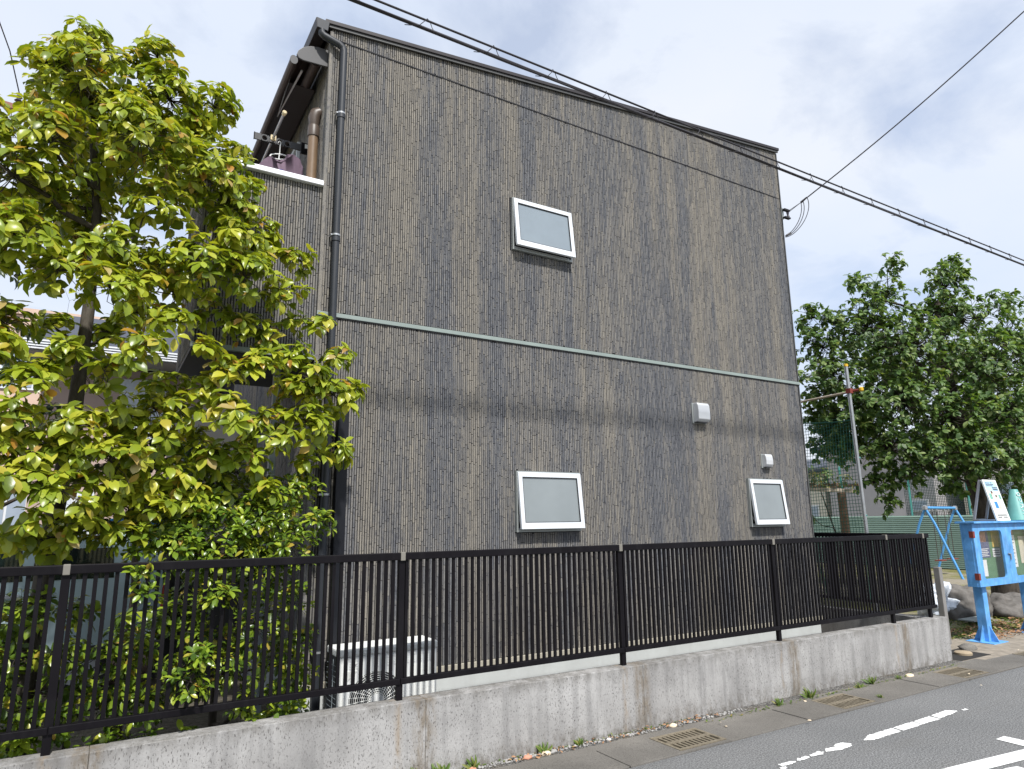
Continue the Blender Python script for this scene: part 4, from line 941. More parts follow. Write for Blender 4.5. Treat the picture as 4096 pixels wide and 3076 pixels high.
RTREE += [(12.61, 8.35, 3.68, 0.57), (12.86, 8.07, 3.25, 0.56), (12.75, 8.62, 3.2, 0.37), (12.63, 7.46, 2.36, 0.38), (13.85, 7.3, 6.95, 0.32), (14.94, 6.64, 6.93, 0.32), (12.74, 8.03, 5.71, 0.37)]
def plant(name, label, cat, base, trunk, lobes, r0, dens, nl, length, proto, mt, single_mt, bk, spread=.9, droop=.35, seed=1, nsingle=0, shell=.55, bias=(0, -.25, .3), twig=.0032, group=None, wind=(0, 0, 0)):
    g = np.random.default_rng(seed)
    t = thing(name, base, label, cat, group)
    tips, axes, own = lobe_tips(lobes, dens, g, shell, bias)
    a, b_, c = skeleton(trunk, lobes, tips, own, r0, twig)
    tk = a.build('trunk', bk, t); b_.build('branches', bk, tk)['kind'] = 'stuff'; tw = c.build('twigs', bk, tk); tw['kind'] = 'stuff'
    P, Mx, Ln = whorls(tips, axes, nl, length, spread, droop, g, wind)
    keep = np.ones(len(P), bool)
    if nsingle:
        dd = np.linalg.norm(P-np.array(EYE), axis=1)-Ln*6
        vis = (P[:, 0] > -.75) & (P[:, 2] > .4)
        idx = np.argsort(np.where(vis, dd, 99))[:nsingle]; keep[idx] = False
        lm = arrmesh('leaf', proto[0], proto[1], single_mt)
        for i in idx:
            o = bpy.data.objects.new('leaf', lm); col.objects.link(o); m4 = Matrix(Mx[i].tolist()).to_4x4(); m4.translation = Vector(P[i]); 
            loc, rot, _ = m4.decompose(); o.rotation_mode = 'QUATERNION'; o.location = loc; o.rotation_quaternion = rot; o.scale = (Ln[i],)*3; attach(o, t)
    o = bpy.data.objects.new('crown', leaves_mesh('crown', P[keep], Mx[keep], Ln[keep], proto, mt)); col.objects.link(o); attach(o, t); o['kind'] = 'stuff'
    return t
plant('broadleaf_tree', 'large yellow-green broadleaf tree rising behind the fence at the left', 'tree', (-.3, 5.2, .1),
      [(-.31, 5.2, .08), (-.28, 5.2, .9), (-.25, 5.2, 1.75), (-.21, 5.22, 2.45), (-.2, 5.25, 3.2), (-.22, 5.25, 3.9), (-.32, 5.2, 4.6), (-.38, 5.18, 5.1)],
      TREE, .068, 25, (6, 9), .092, leaf_proto(.56, .28, .9), 'tree_leaf', 'tree_leaf_single', 'bark', spread=.95, droop=.42, seed=4, nsingle=300)
plant('evergreen_shrub', 'tall glossy evergreen shrub pushing through the fence beside the house', 'shrub', (.8, 5.25, .1),
      [(.78, 5.25, .08), (.78, 5.25, .6), (.8, 5.25, 1.2), (.8, 5.28, 1.8)], SHRUB, .03, 50, (5, 8), .058, leaf_proto(.5, .35, .7), 'shrub_leaf', 'shrub_leaf_single', 'bark_dark', spread=.75, droop=.05, seed=8, nsingle=300, twig=.002)
plant('low_shrub', 'low leafy shrub behind the fence at the foot of the tree', 'shrub', (-.05, 5.25, .1),
      [(-.05, 5.25, .08), (-.05, 5.25, .4), (-.05, 5.25, .8), (-.05, 5.3, 1.1)], SHRUB2, .025, 36, (5, 8), .068, leaf_proto(.52, .3, .8), 'shrub_leaf', 'shrub_leaf_single', 'bark_dark', spread=.85, droop=.2, seed=12, nsingle=120, twig=.002)
plant('cherry_tree', 'big dark green leafy tree in the park right of the house', 'tree', (14.5, 6.25, 0),
      [(14.5, 6.25, -.05), (14.45, 6.3, .7), (14.4, 6.4, 1.6), (14.3, 6.5, 2.5), (14.2, 6.6, 3.6), (14.2, 6.7, 5.0), (14.3, 6.7, 6.0)],
      RTREE, .26, 8.5, (6, 9), .115, leaf_proto(.55, .3, 1.), 'cherry_leaf', None, 'bark_dark', spread=.85, droop=.45, seed=21, shell=.35, bias=(-.25, -.1, .25), twig=.006, wind=(.35, -.55, .1))
def backtree(name, label, base, h, lobes, mt, length, dens, seed, r0=.05):
    plant(name, label, 'tree', base, [base, (base[0]+.05, base[1], base[2]+h*.4), (base[0]-.05, base[1], base[2]+h*.8), (base[0], base[1], base[2]+h)], lobes, r0, dens, (5, 8), length, leaf_proto(.5, .3, 1.), mt, None, 'bark_dark', seed=seed)
backtree('garden_tree', 'slim dark tree behind the big tree at the left edge', (-.93, 7.0, .1), 3.6, [(-.9, 7.0, 3.5, .25), (-.75, 7.05, 3.05, .22), (-1.05, 7.0, 3.9, .25), (-.85, 7.0, 2.5, .3), (-.5, 7.1, 2.6, .25), (-.3, 7.1, 2.2, .22)], 'dark_leaf', .10, 8, 31)
backtree('garden_tree', 'dark leafy tree between the big tree and the parked van', (.25, 6.4, .1), 2.7, [(.25, 6.4, 2.5, .25), (.5, 6.45, 2.3, .25), (.1, 6.45, 2.2, .25), (.7, 6.5, 2.1, .22), (.35, 6.4, 1.9, .2)], 'dark_leaf', .085, 12, 33, .04)

# weeds, pebbles and litter along the wall foot
def weed(x, y, s, label, mt='weed_leaf'):
    g = np.random.default_rng(int(x*1000)); n = 26
    P = np.c_[x+g.normal(0, .012, n), y+g.normal(0, .012, n), np.full(n, .005)]
    D = np.c_[g.normal(0, .55, n), g.normal(0, .45, n), g.uniform(.5, 1.2, n)]
    me = leaves_mesh('weed', P, frames(D, np.tile([0, -1., .3], (n, 1))), g.uniform(.5, 1.1, n)*s, leaf_proto(.2, .2, 1.2), mt)
    o = bpy.data.objects.new('weed_tuft', me); col.objects.link(o); tag(o, label, 'weed', 'weeds along the wall foot')
for x, y, s, l in ((5.57, 4.46, .075, 'small green weed tuft before the wall, nearest to the middle drain grate'), (6.04, 4.47, .10, 'leafy green weed tuft at the wall foot behind the middle drain grate'), (7.06, 4.46, .10, 'green weed tuft growing in the gutter joint right of the middle grate'), (6.8, 4.43, .06, 'tiny green weed by the gutter joint'), (2.15, 4.56, .10, 'green weed at the wall foot at the bottom edge'),
                   (2.42, 4.57, .09, 'short weed beside the terracotta shards'), (3.02, 4.57, .09, 'upright weed at the wall among dry leaves'), (3.35, 4.57, .06, 'small weed among the pebbles by the wall'), (1.95, 4.57, .09, 'weed left of the red stone at the bottom edge'), (7.5, 4.42, .05, 'flat weed near the far gutter joint'), (6.6, 4.10, .04, 'tiny yellow weed between gutter and asphalt')):
    weed(x, y, s, l)
moss = np.random.default_rng(3); n = 420
px = moss.uniform(1.2, 8.9, n); 
me = leaves_mesh('moss', np.c_[px, np.where(px > 4.6, 4.44, 4.585)+moss.normal(0, .012, n), np.full(n, .012)], frames(np.c_[moss.normal(0, 1, n), moss.normal(0, .6, n), moss.uniform(0, .6, n)], np.tile([0, 0, 1.], (n, 1))), moss.uniform(.012, .035, n), leaf_proto(.5, .2, 1.), 'weed_leaf')
o = bpy.data.objects.new('moss', me); col.objects.link(o); tag(o, 'dry moss and seedlings along the gutter edge', 'moss', kind='stuff')
def ico():
    bm = bmesh.new(); bmesh.ops.create_icosphere(bm, subdivisions=1, radius=1); v = np.array([x.co[:] for x in bm.verts]); f = np.array([[y.index for y in x.verts] for x in bm.faces]); bm.free(); return v, f
IV, IF = ico()
g = np.random.default_rng(5); n = 800
px = g.uniform(1.0, 5.2, n); py = 4.53+g.beta(2, 1.2, n)*.075-.02*(px > 3.8); rr = g.uniform(.005, .017, n)*(1-.08*(px-1))
V = (IV[None]*np.stack([rr*g.uniform(.8, 1.4, n), rr*g.uniform(.7, 1.2, n), rr*.7], 1)[:, None, :]*(1+g.normal(0, .06, (n, 12, 1))))+np.stack([px, py, .004+rr*.4], 1)[:, None, :]
o = bpy.data.objects.new('pebbles', arrmesh('pebbles', V.reshape(-1, 3), (IF[None]+np.arange(n)[:, None, None]*12).reshape(-1, 3), 'pebble')); col.objects.link(o); tag(o, 'small grey pebbles heaped along the foot of the wall', 'pebbles', kind='stuff')
def stone(name, x, y, z, sx, sy, sz, mt, label, cat, sub=2, rough=.12, seed=0, group=None, flat=False):
    bm = bmesh.new(); bmesh.ops.create_icosphere(bm, subdivisions=sub, radius=1); g = random.Random(seed)
    from mathutils import noise
    for v in bm.verts:
        d = 1+rough*2*noise.noise(v.co*1.6+Vector((seed, 0, 0)))+rough*noise.noise(v.co*4+Vector((0, seed, 0)))
        v.co = Vector((v.co.x*sx*d, v.co.y*sy*d, v.co.z*sz*d))
    me = bpy.data.meshes.new(name); bm.to_mesh(me); bm.free(); me.materials.append(M[mt])
    if not flat: me.polygons.foreach_set('use_smooth', [True]*len(me.polygons))
    o = bpy.data.objects.new(name, me); col.objects.link(o); o.location = (x, y, z); return tag(o, label, cat, group)
for i, (x, y, s, mt, l) in enumerate(((2.06, 4.53, .035, 'terracotta', 'rust red stone at the bottom edge below the wall'), (2.17, 4.53, .03, 'pebble', 'grey rounded stone next to the rust red stone'), (2.40, 4.56, .032, 'terracotta', 'round terracotta shard half buried by the wall'), (2.86, 4.55, .032, 'terracotta', 'pale orange shard among the pebbles'), (3.02, 4.545, .034, 'tile_cream', 'broken flat orange tile piece by the wall foot'), (3.1, 4.56, .024, 'pebble', 'dark grey stone right of the broken tile'), (3.62, 4.545, .02, 'paper', 'small white stone among pebbles'), (4.3, 4.53, .034, 'tile_cream', 'cream broken tile piece near the rust stain'), (7.72, 4.43, .05, 'tile_cream', 'flat cream slab chip near the far grate'))):
    stone('stone', x, y, .012, s*1.2, s*.8, s*.5, mt, l, 'stone', 2, .15, i+1, 'loose stones along the wall foot')
def litter(name, xr, yr, n, z, s, mt, label, seed):
    g = np.random.default_rng(seed)
    me = leaves_mesh(name, np.c_[g.uniform(*xr, n), g.uniform(*yr, n), np.full(n, z)+g.uniform(0, .02, n)], frames(np.c_[g.normal(0, 1, n), g.normal(0, 1, n), g.normal(0, .15, n)], np.tile([0, 0, 1.], (n, 1))+g.normal(0, .25, (n, 3))), g.uniform(.6, 1.2, n)*s, leaf_proto(.5, .4, .8), mt)
    o = bpy.data.objects.new(name, me); col.objects.link(o); tag(o, label, 'leaves', kind='stuff')
litter('dry_leaves', (2.6, 4.9), (4.50, 4.60), 110, .012, .035, 'dry_leaf', 'dry brown leaves caught along the wall foot', 41)
litter('leaf_litter', (10.8, 15.0), (4.95, 5.75), 900, .012, .07, 'dry_leaf', 'brown fallen leaves on the bank behind the notice board', 42)
litter('bank_grass', (10.5, 15.5), (5.2, 6.3), 1500, .01, .06, 'weed_leaf', 'patchy grass on the bank under the park tree', 43)
litter('road_leaves', (3.5, 10.5), (3.6, 4.5), 10, .014, .04, 'tile_cream', 'a few pale dry leaves lying on the gutter', 44)

# ------------------------------------------------------------------ park on the right
stone('boulder', 12.9, 6.35, .18, .55, .42, .40, 'rock', 'large grey boulder left of the notice board post', 'rock', 4, .15, 2)
stone('boulder', 13.9, 6.0, .10, .55, .40, .26, 'rock', 'low brown boulder at the foot of the park tree', 'rock', 4, .15, 5)
stone('boulder', 15.2, 5.65, .05, .5, .35, .22, 'rock', 'boulder right of the park tree trunk', 'rock', 4, .15, 9)
stone('plastic_bag', 12.48, 6.5, .26, .36, .30, .34, 'bag_plastic', 'crumpled white plastic bag lying against the grey boulder', 'bag', 4, .26, 14, None, True)
MB().box(12.0, 12.6, 5.75, 6.0, .06, .085).build('paving_piece', 'slab_grey', bevel=.01); tag(bpy.data.objects['paving_piece'], 'thin grey stone slab lying before the boulder', 'slab')
bpst = MB().box(10.02, 10.10, 5.16, 5.24, -.1, 1.02).build('boundary_post', 'pole_concrete', bevel=.008); tag(bpst, 'narrow grey concrete post just past the fence corner', 'post')
# broken gutter pit as a flat plate, its shade put into the colour, and a capped pipe
pit = MB().box(9.03, 9.75, 4.53, 4.95, .0035, .006).build('drain_pit', 'hole_dark'); tag(pit, 'open drain pit at the end of the wall, its dark depth painted flat', 'drain pit')
pc = thing('capped_pipe', (9.45, 4.72, 0), 'round brown capped pipe in the open drain pit', 'pipe'); MB().lathe([(.1, -.05), (.1, .03), (.085, .042), (.0, .042)][:3], (9.47, 4.72, 0), 20).build('cap', 'pvc_cap', pc)
stone('broken_slab', 9.88, 4.86, .02, .16, .09, .05, 'gutter_concrete', 'broken concrete chunk at the rim of the drain pit', 'concrete chunk', 2, .2, 3)

nb = thing('notice_board', (11.4, 5.0, 0), 'sky blue notice cabinet with two glazed doors on blue posts', 'notice board')
x0, x1, yf, yb_, z0, z1 = 10.46, 12.34, 4.87, 5.03, .745, 1.605
MB().box(x0, x1, yb_-.02, yb_, z0, z1).box(x0, x0+.03, yf+.03, yb_-.021, z0+.02, z1-.02).box(x1-.03, x1, yf+.03, yb_-.021, z0+.02, z1-.02).box(x0, x1, yf+.03, yb_-.021, z0, z0+.019).box(x0, x1, yf+.03, yb_-.021, z1-.019, z1).build('cabinet', 'board_blue', nb, bevel=.004)
MB().box(x0-.03, x1+.03, yf-.05, yb_+.05, z1+.001, z1+.028).build('top_board', 'board_blue', nb, bevel=.006)
MB().box(x0+.03, x1-.03, yb_-.03, yb_-.021, z0+.02, z1-.02).build('pin_board', 'board_green', nb)
def door(a, b):
    # frame with a rounded window cut out
    ix0, ix1, iz0, iz1, rr_ = a+.165, b-.12, z0+.10, z1-.10, .05
    inner = []
    for cx_, cz_, s0_ in ((ix1-rr_, iz1-rr_, 0), (ix0+rr_, iz1-rr_, 90), (ix0+rr_, iz0+rr_, 180), (ix1-rr_, iz0+rr_, 270)):
        for k in range(5): t = R(s0_+k*22.5); inner.append((cx_+rr_*math.cos(t), cz_+rr_*math.sin(t)))
    n = len(inner); cx0, cz0 = (ix0+ix1)/2, (iz0+iz1)/2; outer = []
    for x, z in inner:
        dx, dz = x-cx0, z-cz0; q = min(((b-cx0) if dx > 0 else (cx0-a))/max(abs(dx), 1e-6), ((z1-.004-cz0) if dz > 0 else (cz0-z0-.004))/max(abs(dz), 1e-6)); outer.append((cx0+dx*q, cz0+dz*q))
    for cx_, cz_ in ((b, z1-.004), (a, z1-.004), (a, z0+.004), (b, z0+.004)):
        k = min(range(n), key=lambda i: (outer[i][0]-cx_)**2+(outer[i][1]-cz_)**2); outer[k] = (cx_, cz_)
    m = MB(); v = []
    for y in (yf, yf+.028): v += [(x, y, z) for x, z in inner]+[(x, y, z) for x, z in outer]
    f = []
    for i in range(n):
        j = (i+1) % n; f += [(i, j, n+j, n+i), (2*n+i, 3*n+i, 3*n+j, 2*n+j), (i, 2*n+i, 2*n+j, j), (n+i, n+j, 3*n+j, 3*n+i)]
    d = m.add(v, f).build('door', 'board_blue', nb, smooth=False)
    MB().box(ix0-.02, ix1+.02, yf+.012, yf+.016, iz0-.02, iz1+.02).build('pane', 'board_glass', d)
    return d
d1 = door(x0+.004, 11.398); d2 = door(11.402, x1-.004)
for zz_ in (z0+.14, z1-.15):
    MB().box(x0-.006, x0+.045, yf-.004, yf+.05, zz_-.045, zz_+.045).build('hinge', 'hinge_red', d1)
MB().tube([(11.37, yf-.012, 1.17), (11.44, yf-.012, 1.16)], .008, 6).build('latch', 'steel', d1); MB().box(11.425, 11.445, yf-.018, yf-.008, 1.08, 1.16).build('padlock', 'steel', d2)
PS = .17
def poster(xa, xb, za, zb, mt, parent=nb):
    return MB().box(xa+PS, xb+PS, yb_-.034, yb_-.0305, za, zb).build('poster', mt, parent)
p_ = poster(10.62, 10.98, 1.12, 1.50, 'paper_blue'); 
for k in range(5): MB().box(10.64+PS, 10.94+PS-.04*(k % 2), yb_-.036, yb_-.0345, 1.14+k*.024, 1.15+k*.024).build('text_line', 'paper', p_)
MB().box(10.70+PS, 10.9+PS, yb_-.036, yb_-.0345, 1.34, 1.48).build('picture', 'paper_pink', p_)
poster(10.64, 10.84, .86, 1.09, 'paper'); p_ = poster(11.08, 11.27, 1.26, 1.49, 'paper_yellow'); p_ = poster(11.06, 11.28, 1.12, 1.24, 'paper')
for k in range(3): MB().box(11.08+PS, 11.26+PS, yb_-.036, yb_-.0345, 1.145+k*.03, 1.155+k*.03).build('text_line', 'ink', p_)
p_ = poster(11.56, 11.78, .95, 1.42, 'paper')
for k in range(8): MB().box(11.6+PS, 11.74+PS-.02*(k % 3), yb_-.036, yb_-.0345, 1.0+k*.05, 1.01+k*.05).build('text_line', 'ink', p_)
poster(11.60, 11.75, 1.43, 1.5, 'paper_pink'); poster(11.9, 12.15, 1.0, 1.4, 'paper_warm')
for xp in (10.70, 12.08):
    p = MB().box(xp-.06, xp+.06, 4.94, 5.06, .012, z0-.001).build('post', 'board_blue', nb, bevel=.006)
    MB().box(xp-.2, xp+.2, 4.82, 5.18, .0, .0115).build('base_plate', 'board_blue', p)
    for s in (-1, 1):
        MB().prism([(xp+s*.0605, .0125), (xp+s*.175, .0125), (xp+s*.0605, .22)], 4.994, 5.006).build('gusset', 'board_blue', p)
        MB().prism([(5.0+s*.0605, .0125), (5.0+s*.16, .0125), (5.0+s*.0605, .22)], xp-.006, xp+.006, 'x').build('gusset', 'board_blue', p)
# A-frame placard on the notice board
sg = thing('placard', (11.35, 4.98, 1.635), 'A-frame placard with pale blue illustrated poster standing on the notice board', 'sign')
ZB = z1+.030; ang_top = (4.985, ZB+.60)
def panel_pt(u, v, d=0):   # u across, v from foot to top of the front leaf
    a = Vector((11.16+u*.40, 4.86, ZB)); b = Vector((11.16+u*.40, 4.985, ZB+.60)); n = Vector((0, -.979, .204)); return a.lerp(b, v)+n*d
def panel_box(m, u0, u1, v0, v1, d0, d1):
    v = [panel_pt(u0, v0, d0), panel_pt(u1, v0, d0), panel_pt(u1, v1, d0), panel_pt(u0, v1, d0), panel_pt(u0, v0, d1), panel_pt(u1, v0, d1), panel_pt(u1, v1, d1), panel_pt(u0, v1, d1)]
    return m.add(v, [(0, 1, 2, 3), (4, 5, 6, 7), (0, 1, 5, 4), (1, 2, 6, 5), (2, 3, 7, 6), (3, 0, 4, 7)])
panel_box(MB(), 0, 1, 0, 1, 0, .02).build('front_leaf', 'sign_white', sg)
bk_ = MB(); bk_.beam((11.18, 5.16, ZB+.01), (11.18, 5.01, ZB+.60), .03, .03); bk_.beam((11.54, 5.16, ZB+.01), (11.54, 5.01, ZB+.60), .03, .03); bk_.beam((11.18, 5.16, ZB+.02), (11.54, 5.16, ZB+.02), .03, .03); bk_.beam((11.165, 4.88, ZB+.015), (11.165, 5.16, ZB+.015), .02, .02); bk_.build('back_frame', 'sign_frame', sg)
art = lambda u0, u1, v0, v1, mt, d=.0215, nm='print': panel_box(MB(), u0, u1, v0, v1, d-.0012, d).build(nm, mt, sg)
art(.06, .94, .72, .97, 'sign_sky'); art(.06, .94, .2, .719, 'sign_pale'); art(.06, .94, .03, .199, 'sign_white')
for i, (u0, u1, v) in enumerate(((.12, .45, .91), (.5, .62, .915), (.12, .7, .875), (.14, .62, .84), (.5, .92, .80), (.5, .9, .765), (.52, .92, .74))): art(u0, u1, v, v+.018, 'ink', .023, 'lettering')
for u0, u1, v0, v1, mt in ((.1, .3, .52, .66, 'sign_green'), (.78, .92, .52, .63, 'sign_green'), (.28, .42, .66, .72, 'sign_hair'), (.28, .40, .62, .66, 'sign_skin'), (.25, .48, .46, .62, 'sign_white'), (.26, .48, .30, .46, 'sign_blue'), (.52, .66, .57, .62, 'sign_hair'), (.54, .64, .54, .57, 'sign_skin'), (.5, .72, .40, .54, 'sign_white'), (.54, .60, .26, .40, 'sign_skin'), (.64, .68, .26, .40, 'sign_skin')): art(u0, u1, v0, v1, mt, .023, 'figure')
art(.14, .86, .12, .145, 'ink', .023, 'lettering'); art(.14, .44, .07, .095, 'ink', .023, 'lettering'); art(.56, .86, .07, .095, 'ink', .023, 'lettering')
cn_ = thing('traffic_cone', (12.15, 5.0, z1+.03), 'teal cone with white lettering standing on the notice board at the right edge', 'cone')
MB().lathe([(.155, .012), (.15, .02), (.055, .47), (.05, .475)], (12.18, 5.0, ZB), 24).build('cone', 'cone_teal', cn_); MB().box(11.98, 12.38, 4.8, 5.2, ZB-.0005, ZB+.0115).build('base', 'cone_teal', cn_, bevel=.004)
for k, ch in enumerate(('O', 'リ', 'ス', 'ン')):
    cu = bpy.data.curves.new('letter', 'FONT'); cu.body = ch; cu.size = .085; cu.extrude = .0015; cu.align_x = 'CENTER'; cu.align_y = 'CENTER'
    ob_ = bpy.data.objects.new('letter', cu); col.objects.link(ob_); dep = bpy.context.evaluated_depsgraph_get(); me = bpy.data.meshes.new_from_object(ob_.evaluated_get(dep)); bpy.data.objects.remove(ob_)
    o = bpy.data.objects.new('letter', me); col.objects.link(o); me.materials.clear(); me.materials.append(M['white_mark'])
    v = .83-k*.2; r_ = .15-(.15-.055)*v+.004; ph = R(-112)
    o.location = (12.18+r_*math.cos(ph), 5.0+r_*math.sin(ph), ZB+.02+.45*v); o.rotation_euler = (R(90-12), 0, ph+R(90)); attach(o, cn_)

sw_ = thing('swing_set', (21.7, 10.9, 0), 'bright blue playground swing frame with rusty chains in the park', 'swing')
P1, P2 = Vector((20.5, 10.72, 1.95)), Vector((23.0, 11.12, 1.95))
ax_ = (P2-P1).normalized(); sd_ = Vector((-ax_.y, ax_.x, 0))
MB().tube([P1, P2], .042, 10).build('top_bar', 'swing_blue', sw_)
for P_, s_ in ((P1, 1), (P2, 1)):
    for k in (-1, 1): MB().tube([P_+Vector((0, 0, -.01)), P_+sd_*k*.2+Vector((0, 0, -.45)), P_+sd_*k*.72+Vector((0, 0, -1.97))], .034, 10).build('leg', 'swing_blue', sw_)
    MB().lathe([(.03, -.07), (.07, -.05), (.07, .05), (.03, .07)], tuple(P_), 12).build('joint', 'steel', sw_)
for t in (.28, .68):
    ch = []
    for q in (-.18, .18):
        a = P1.lerp(P2, t)+ax_*q; MB().tube([a, a+Vector((0, 0, -1.5))], .010, 6).build('chain', 'chain_iron', sw_)
        MB().lathe([(.025, -.05), (.035, -.02), (.03, .03)], tuple(a+Vector((0, 0, -.06))), 8).build('hanger', 'steel', sw_)
    a = P1.lerp(P2, t); MB().beam(a-ax_*.22+Vector((0, 0, -1.51)), a+ax_*.22+Vector((0, 0, -1.51)), .18, .03).build('seat', 'hinge_red', sw_)
PX, PY = 11.05, 6.77
npole = thing('net_pole', (PX, PY, 0), 'tall galvanised steel pole with yellow caps beside the house', 'pole')
MB().tube([(PX+.02, PY, 0), (PX-.06, PY, 4.335)], .031, 12).build('pole', 'steel', npole)
MB().lathe([(.036, -.025), (.036, .015), (.025, .022)], (PX-.06, PY, 4.335), 12).build('cap', 'pole_cap_yellow', npole)
MB().tube([(PX+.02, PY-.17, 3.875), (PX+.20, 8.3, 3.87)], .021, 8).build('cross_bar', 'wood_pale', npole)
MB().box(PX-.09, PX+.0, PY-.045, PY+.04, 3.83, 3.915).tube([(PX+.02, PY-.165, 3.875), (PX-.0, PY+.02, 3.875)], .023, 8).build('clamp', 'hinge_red', npole)
MB().lathe([(.022, -.037), (.037, -.022), (.037, .022), (.022, .037)], (PX+.02, PY-.18, 3.88), 12).build('bar_cap', 'pole_cap_yellow', npole)
for z in (1.74, 2.71): MB().lathe([(.035, -.01), (.04, 0), (.035, .01)], (PX, PY, z), 12).build('rope_ring', 'teal_metal', npole)
net = thing('sports_net', (PX+.1, 8.0, 0), 'green sports net hanging between the steel pole and the house', 'net')
nm = MB(); nY0, nY1 = PY+.04, 10.0; dn = .058
def nx(y, z): return PX+.03+(y-PY)*.11+.03*math.sin(z*2.1+y)
k = 0; y = nY0
while y < nY1:
    nm.tube([(nx(y, z)+random.gauss(0, .003), y+.012*math.sin(z*3), z) for z in np.linspace(.3, 3.44+.09*math.sin(y*1.6), 10)], .0045, 3, caps=False); y += dn
z = .3
while z < 3.46:
    nm.tube([(nx(y, z), y, z+.02*math.sin(y*3)) for y in np.linspace(nY0, nY1, 14)], .0045, 3, caps=False); z += dn
nm.tube([(nx(y, 3.46), y, 3.46+.08*math.sin(y*1.6)) for y in np.linspace(nY0, nY1, 14)], .012, 5, caps=False)
o = nm.build('mesh', 'net_green', net, smooth=False); o['kind'] = 'stuff'
gp = thing('thin_green_post', (16.9, 11.4, 0), 'thin teal pole standing right of the pergola post', 'pole'); MB().tube([(17.55, 11.25, 0), (17.4, 11.25, 3.0)], .028, 8).build('pole', 'teal_metal', gp)
MB().lathe([(.034, 0), (.034, .05), (.005, .12)], (17.4, 11.25, 2.98), 8).build('tip', 'teal_metal', gp)
pg = thing('pergola', (16.9, 11.0, 0), 'wooden pergola overgrown with climbing vine behind the house corner', 'pergola')
for (x, y) in ((17.0, 11.0), (15.2, 14.2), (18.9, 14.6)): MB().tube([(x-.02, y, 0), (x, y, 2.36)], .11, 10).build('post', 'wood_brown', pg)
MB().beam((13.5, 11.6, 2.5), (17.7, 10.9, 2.40), .12, .09).build('beam', 'wood_pale', pg); MB().beam((14.0, 14.4, 2.5), (19.4, 14.4, 2.4), .12, .09).build('beam', 'wood_brown', pg)
for k in range(6):
    t = k/5; MB().beam((13.7+4.0*t, 11.55-.65*t, 2.58), (14.2+5*t, 14.7, 2.56), .07, .07).build('rafter', 'wood_brown', pg)
vn = plant('climbing_vine', 'yellow-green vine growing over the wooden pergola', 'vine', (16.9, 11.1, 0), [(16.9, 11.15, 0), (16.9, 11.2, 1.2), (16.7, 11.4, 2.4), (16.4, 11.6, 2.7)],
           [(16.9, 11.3, 2.75, .4), (16.2, 11.5, 2.8, .45), (15.4, 11.8, 2.85, .5), (17.4, 11.1, 2.65, .3), (15.6, 12.6, 2.9, .6), (16.6, 12.4, 2.85, .55), (14.6, 12.0, 2.8, .5), (15.8, 11.6, 2.1, .35), (14.9, 12.0, 1.9, .4), (16.5, 11.8, 1.75, .3)], .03, 4, (5, 7), .12, leaf_proto(.5, .3, 1.), 'vine_leaf', None, 'bark_dark', seed=51)
# green louvred fence and mesh screen at the back of the park
lf = thing('louvre_fence', (24, 15, 0), 'long green louvred fence at the back of the park', 'fence')
sl = MB().box(-.012, .012, -6.5, 6.5, -.026, .026).mesh('slat', 'louvre_green')
for k in range(26): place('slat', sl, lf, (24, 16.5, .05+k*.066), rot=(0, R(24), 0))
for k in range(8): MB().box(24.015, 24.06, 10.0+k*1.85, 10.05+k*1.85, 0, 1.75).build('post', 'louvre_green', lf)
MB().box(24.03, 24.04, 10.0, 23.0, 0, 1.72).build('back_sheet', 'mesh_dark_green', lf)
ms_ = thing('mesh_screen', (24.6, 11, 0), 'dark green mesh screen on teal posts behind the swing', 'screen')
mm = MB()
for k in range(110): mm.box(24.598, 24.602, 7.5+k*.055, 7.515+k*.055, .1, 3.0)
for k in range(54): mm.box(24.603, 24.607, 7.5, 13.5, .1+k*.055, .115+k*.055)
o = mm.build('mesh', 'mesh_dark_green', ms_); o['kind'] = 'stuff'
for y in (7.6, 9.5, 11.4, 13.3): MB().tube([(24.55, y, 0), (24.55, y, 3.05)], .035, 8).build('post', 'teal_metal', ms_)
MB().tube([(24.55, 7.5, 1.5), (24.55, 13.5, 1.5)], .02, 6).build('rail', 'teal_metal', ms_)
def shed(name, label, x0, x1, y0, y1, h, mt, roofmt, wins_):
    t = thing(name, ((x0+x1)/2, (y0+y1)/2, 0), label, 'building')
    w = MB().box(x0, x1, y0, y1, 0, h).build('wall', mt, t)
    r = MB().box(x0-.5, x1+.5, y0-.5, y1+.5, h+.001, h+.14).build('roof', roofmt, t); MB().prism([(x0-.45, h+.141), (x1+.45, h+.141), ((x0+x1)/2, h+1.1)], y0-.45, y1+.45).build('roof_slope', roofmt, r)
    for (a, b, c, d) in wins_:
        f = MB().box(x0-.04, x0+.02, a, b, c, d).build('window', 'alu_white', t); MB().box(x0-.05, x0-.041, a+.06, b-.06, c+.06, d-.06).build('pane', 'window_blue', f)
    return t
shed('grey_building', 'plain light grey building behind the park fence', 30, 40, 15.2, 20.0, 4.9, 'grey_render', 'roof_slate', [(15.5, 16.2, 1.9, 2.4)])
shed('cream_building', 'cream building with a dark eave behind the pergola', 30.5, 40, 20.6, 34, 3.9, 'cream_render', 'roof_slate', [(21.0, 22.6, 1.4, 2.3), (23.4, 25.0, 1.4, 2.3)])
shed('pale_building', 'pale building showing through the park tree', 31, 42, 4, 14.6, 5.8, 'cream_render', 'roof_slate', [(12.6, 13.6, 2.4, 3.0), (10.6, 11.8, 2.4, 3.0), (12.8, 13.6, 3.6, 4.4)])

